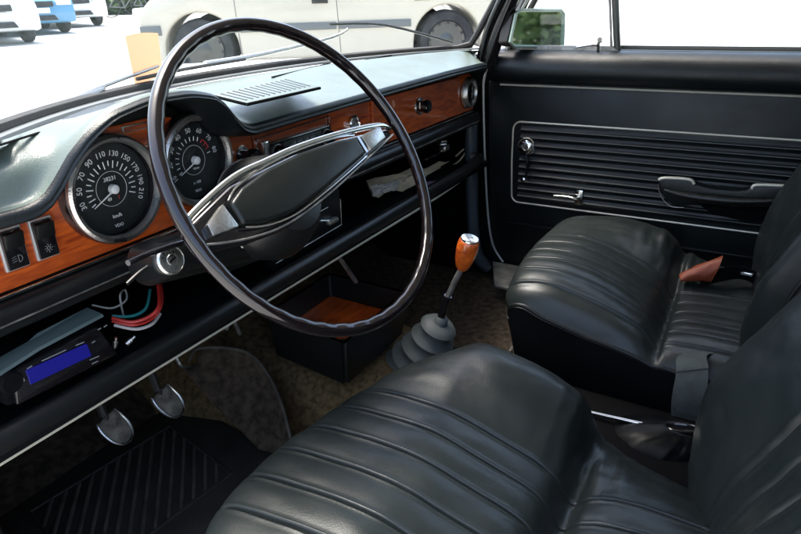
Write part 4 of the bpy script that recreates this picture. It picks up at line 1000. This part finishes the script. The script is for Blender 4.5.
b = MB(); b.grid([[p.lerp(A_, .02)*1.0 if False else c for c in [rg[-3][k].lerp(sum((q for q in rg[-3][:-1]), V())/40, t_) for t_ in (.02, .5, 1)]] for k, p in enumerate(rg[-3])]); b.build('sleeve_lining', M['redleather'], pk)
strip([at(700, 281, 0, 1.405), at(722, 275, 0, 1.42), at(742, 273, 0, 1.45), at(765, 283, 0, 1.46)], [V((0, .006, .03))]*4, (.003, 0, 0), 'buckle_strap', M['matt'], pk)
b = MB(); p = at(747, 273.5, 0, 1.45); b.box(p, (.012, .026, .008), rot=Matrix.Rotation(-.2, 3, 'Z'), bev=.002); b.build('metal_tongue', M['chrome'], pk)

# ================================================================ PASSENGER DOOR
DX = 1.65
door = empty('passenger_door', (DX, .6, -.74), 'black vinyl passenger door with ribbed panel, bright trim lines and quarter window', 'car door')
rows = []
for (x, z) in ((DX+.06, -.128), (DX+.02, -.124), (DX-.01, -.126), (DX-.034, -.140), (DX-.046, -.162), (DX-.044, -.184), (DX-.028, -.202), (DX-.004, -.210)):
    rows.append([V((x+(.020 if i == 0 else 0), .628-1.18*i/12-(0 if i else 0), z)) for i in range(13)])
b = MB(); b.grid(bicubic(rows, 40, 40)); b.build('upper_pad', M['doorvinyl'], door, angle=60)
b = MB(); b.prism([(DX, .635, -.205), (DX, -.56, -.205), (DX, -.56, -.75), (DX, .612, -.75)], (.05, 0, 0), bev=.003); b.build('door_panel', M['doorvinyl'], door)
# bright line under the pad
b = MB(); b.tube([(DX-.004, .60, -.2125), (DX-.004, -.55, -.2120)], .0028, n=8); b.build('bright_strip', M['trim'], door)
# ribbed insert: real corrugation
yb0, yb1, zt_, zb_ = .535, -.55, -.318, -.525
G = []
nz = 220; NRIB = 10
for j in range(nz+1):
    f = j/nz; z = zt_+(zb_-zt_)*f; ph = f*NRIB; fr = ph-int(ph)
    b_ = .0042*math.exp(-((fr-.5)/.13)**2)+.0022*math.sin(math.pi*fr)
    G.append([V((DX-.002-b_, yb0+(yb1-yb0)*i/30, z)) for i in range(31)])
b = MB(); b.grid(G)
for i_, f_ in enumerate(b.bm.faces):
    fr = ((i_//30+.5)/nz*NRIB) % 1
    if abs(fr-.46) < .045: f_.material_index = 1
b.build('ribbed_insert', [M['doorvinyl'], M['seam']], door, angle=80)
# trim outline of the insert
q = [V((DX-.004, -.55, -.3075)), V((DX-.004, .1, -.3080)), V((DX-.004, .535, -.3080))]
q += [V((DX-.004, .535+.022*math.sin(a), -.330+.022*math.cos(a))) for a in [math.pi/2*k/6 for k in range(1, 7)]]
q += [V((DX-.004, .557, -.42)), V((DX-.004, .553, -.505))]
q += [V((DX-.004, .531+.022*math.cos(a), -.513-.022*math.sin(a))) for a in [math.pi/2*k/6 for k in range(1, 7)]]
q += [V((DX-.004, .3, -.5355)), V((DX-.004, -.55, -.536))]
b = MB(); b.tube(q, .0026, n=8); b.build('insert_trim', M['trim'], door)
b = MB(); b.box((DX-.004, .03, -.60), (.008, 1.1, .006), bev=.002); b.build('lower_swage', M['doorvinyl'], door)
# window winder
p = at(527, 146, 0, DX-.004); wd = MB(); wd.lathe(p, (-1, 0, 0), [(0, .024), (.006, .024), (.010, .020), (.014, .019), (.018, .013), (.018, .008), (.015, .007)], 36); w_ = wd.build('window_winder', M['chrome'], door)
b = MB(); b.lathe(p, (-1, 0, 0), [(.008, .0215), (.0125, .0215), (.013, .018)], 36); b.build('winder_ring', M['gloss'], w_)
b = MB(); b.tube([p+V((-.010, 0, -.012)), at(527.5, 163, 0, DX-.018), at(526, 175, 0, DX-.022)], .0062, n=10, sub=4, flat=.6); b.build('winder_arm', M['gloss'], w_)
pk_ = at(525.5, 178, 0, DX-.022); b = MB(); b.lathe(pk_, (-1, 0, 0), [(0, .006), (.016, .0075), (.022, .0065), (.024, .003)], 20); b.build('winder_knob', M['chrome'], w_)
# latch handle
b = MB(); p = at(579, 197, 0, DX-.006); b.box(p, (.010, .022, .042), bev=.004); b.tube([p+V((-.006, 0, 0)), p+V((-.022, .004, .001)), at(568, 196.5, 0, DX-.026), at(554, 195.5, 0, DX-.022)], lambda k: .0062-.002*k, n=10, sub=5, flat=.7); b.build('latch_handle', M['chrome'], door)
# armrest
ar_ = [at(x, y, 0, DX-.040) for x, y in ((657, 181), (664, 178), (690, 179.5), (695, 184), (712, 188.5), (735, 190.5), (748, 190), (754, 185.5), (790, 186), (815, 188), (812, 204), (770, 208), (735, 208), (700, 204), (676, 207), (667, 202), (660, 192))]
b = MB(); b.prism(ar_, (.032, 0, 0), bev=.006, seg=3); am = b.build('armrest', M['doorvinyl'], door, angle=50)
for seg_ in (((659, 180), (665, 178), (689, 179.5), (694, 184)), ((752, 189), (757, 185), (790, 186.2), (814, 188))):
    b = MB(); b.tube([at(x, y, 0, DX-.036) for x, y in seg_], .0042, n=10, sub=4); b.build('bright_cap', M['trim'], am)
b = MB(); b.tube([at(x, y, 0, DX-.044) for x, y in ((664, 190), (690, 196), (740, 201), (790, 200))], lambda k: .003+.010*math.sin(math.pi*k), n=12, sub=6, flat=.9); b.build('grip', M['black'], am)
b = MB(); b.tube([at(x, y, 0, DX-.036) for x, y in ((658, 184), (661, 196), (670, 206), (684, 207.5))], .0014, n=8, sub=4); b.build('cap_edge', M['dull'], am)
b = MB(); b.prism([at(x, y, 0, DX-.020) for x, y in ((700, 206), (800, 208), (796, 226), (745, 222), (712, 214))], (.016, 0, 0), bev=.004); b.build('armrest_mount', M['matt'], am)
# window ledge rubber, quarter window
WX = DX+.045
b = MB(); b.box((WX-.006, .05, -.1255), (.030, 1.12, .006), bev=.002); b.box((WX+.012, -.12, -.120), (.008, .86, .012)); b.build('window_ledge', M['frame'], door)
b = MB(); b.prism([at(x, y, 0, WX-.03) for x, y in ((506, 45), (612, 46), (619, 51), (622, 55), (500, 55))], (.02, 0, 0), bev=.002); b.build('quarter_window_sill', M['dull'], door)
b = MB()
b.tube([at(617.5, 54, 0, WX-.02), at(616, 20, 0, WX-.02), at(614, -30, 0, WX-.02), at(612, -90, 0, WX-.03)], .0085, n=10); 
b.build('division_bar', M['frame'], door)
b = MB(); b.tube([at(611.5, 52, 0, WX-.026), at(610.5, 20, 0, WX-.026), at(608.5, -30, 0, WX-.026), at(606, -90, 0, WX-.03)], .0030, n=8); b.build('division_bright_strip', M['dull'], door)
b = MB(); b.tube([at(508, 52, 0, WX-.03), at(515, 36, 0, WX-.03), at(535, 0, 0, WX-.035), at(552, -32, 0, WX-.045), at(575, -80, 0, WX-.06)], .0075, n=10, sub=3); b.build('quarter_frame', M['frame'], door)
b = MB(); b.prism([at(x, y, 0, WX-.01) for x, y in ((512, 48), (612, 50), (608, -80), (580, -80), (545, -15))], (.003, 0, 0)); b.build('quarter_glass', M['glass'], door, smooth=False)
b = MB(); b.prism([at(620, 54, 0, WX+.012), (WX+.012, -.55, -.12), (WX-.03, -.55, .28), at(614, -90, 0, WX-.01)], (.003, 0, 0)); b.build('window_glass', M['glass'], door, smooth=False)
c_ = at(598, 46, 0, WX-.05); b = MB(); b.tube([at(598, 53, 0, WX-.04), c_, at(598.5, 41, 0, WX-.05)], .004, n=8, sub=2); b.tube([at(577, 47, 0, WX-.045), at(590, 45, 0, WX-.05), at(600, 45.5, 0, WX-.05)], .0028, n=8, sub=3); b.lathe(at(600, 40, 0, WX-.05), (-1, 0, .4), [(-.004, .006), (.004, .006)], 16); b.build('quarter_catch', M['chrome'], door)
b = MB(); b.tube([(DX+.02, .60, -.110), (DX-.01, .3, .30), (DX-.02, -.5, .33)], .012, n=8, sub=6); b.build('window_frame_top', M['frame'], door)
# wing mirror outside
mn_ = V((-.33, -.943, .06)).normalized(); mo_ = V((1.80, .47, -.06))
def mhit(px, py): r = ray(px, py); return r*(mo_.dot(mn_)/r.dot(mn_))
mc = [mhit(x, y) for x, y in ((520, 10), (561, 10), (564, 14), (563, 45), (559, 47), (514, 46), (510, 42), (516, 14))]
mr_ = MB(); mr_.prism([p-mn_*.010 for p in mc], -mn_*.03, bev=.004); mh = mr_.build('wing_mirror', M['rubber'], door)
b = MB(); b.tube(mc, .004, closed=True, n=8); b.build('mirror_rim', mat('green_grey_rim', (.28, .36, .30), .3), mh)
mcen = sum(mc, V())/8; b = MB(); vsx = [b.bm.verts.new(mcen+(p-mcen)*.97-mn_*.002) for p in mc]; b.bm.faces.new(vsx); mg = b.build('mirror_glass', M['mirror'], mh, smooth=False)

# ================================================================ LIGHT, WORLD, CAMERA
wd = bpy.data.worlds.new('World'); C.world = wd; wd.use_nodes = True; nt = wd.node_tree
bg = nt.nodes['Background']; sky = nt.nodes.new('ShaderNodeTexSky'); sky.sky_type = 'NISHITA'; sky.sun_disc = False
SUN_EL, SUN_AZ = 71, 5       # azimuth clockwise from +y
sky.sun_elevation = R(SUN_EL); sky.sun_rotation = R(SUN_AZ); sky.air_density = 1.0; sky.dust_density = 4.0; sky.ozone_density = .2
nt.links.new(sky.outputs[0], bg.inputs['Color']); bg.inputs['Strength'].default_value = .15
sd = V((math.sin(R(SUN_AZ))*math.cos(R(SUN_EL)), math.cos(R(SUN_AZ))*math.cos(R(SUN_EL)), math.sin(R(SUN_EL))))
sl_ = bpy.data.lights.new('sun', 'SUN'); sl_.energy = 1.5; sl_.angle = R(25); sl_.color = (1, .96, .90)
so = bpy.data.objects.new('sun', sl_); COL.objects.link(so); so.rotation_euler = sd.to_track_quat('Z', 'Y').to_euler(); so.location = (0, 0, 5)

cam = bpy.data.cameras.new('camera'); co = bpy.data.objects.new('camera', cam); COL.objects.link(co)
right = V((XC.x, YC.x, ZC.x)); down = V((XC.y, YC.y, ZC.y)); fwd = V((XC.z, YC.z, ZC.z))
co.matrix_world = Matrix((right, -down, -fwd)).transposed().to_4x4()
cam.sensor_width = 36; cam.lens = FPX/801*36; cam.clip_start = .02; cam.clip_end = 1500
C.camera = co
C.render.engine = 'CYCLES'
C.view_settings.view_transform = 'Standard'; C.view_settings.look = 'None'; C.view_settings.gamma = 1
C.view_settings.exposure = 2.15
C.cycles.max_bounces = 8; C.cycles.transparent_max_bounces = 12; C.cycles.diffuse_bounces = 5
C.cycles.use_denoising = True
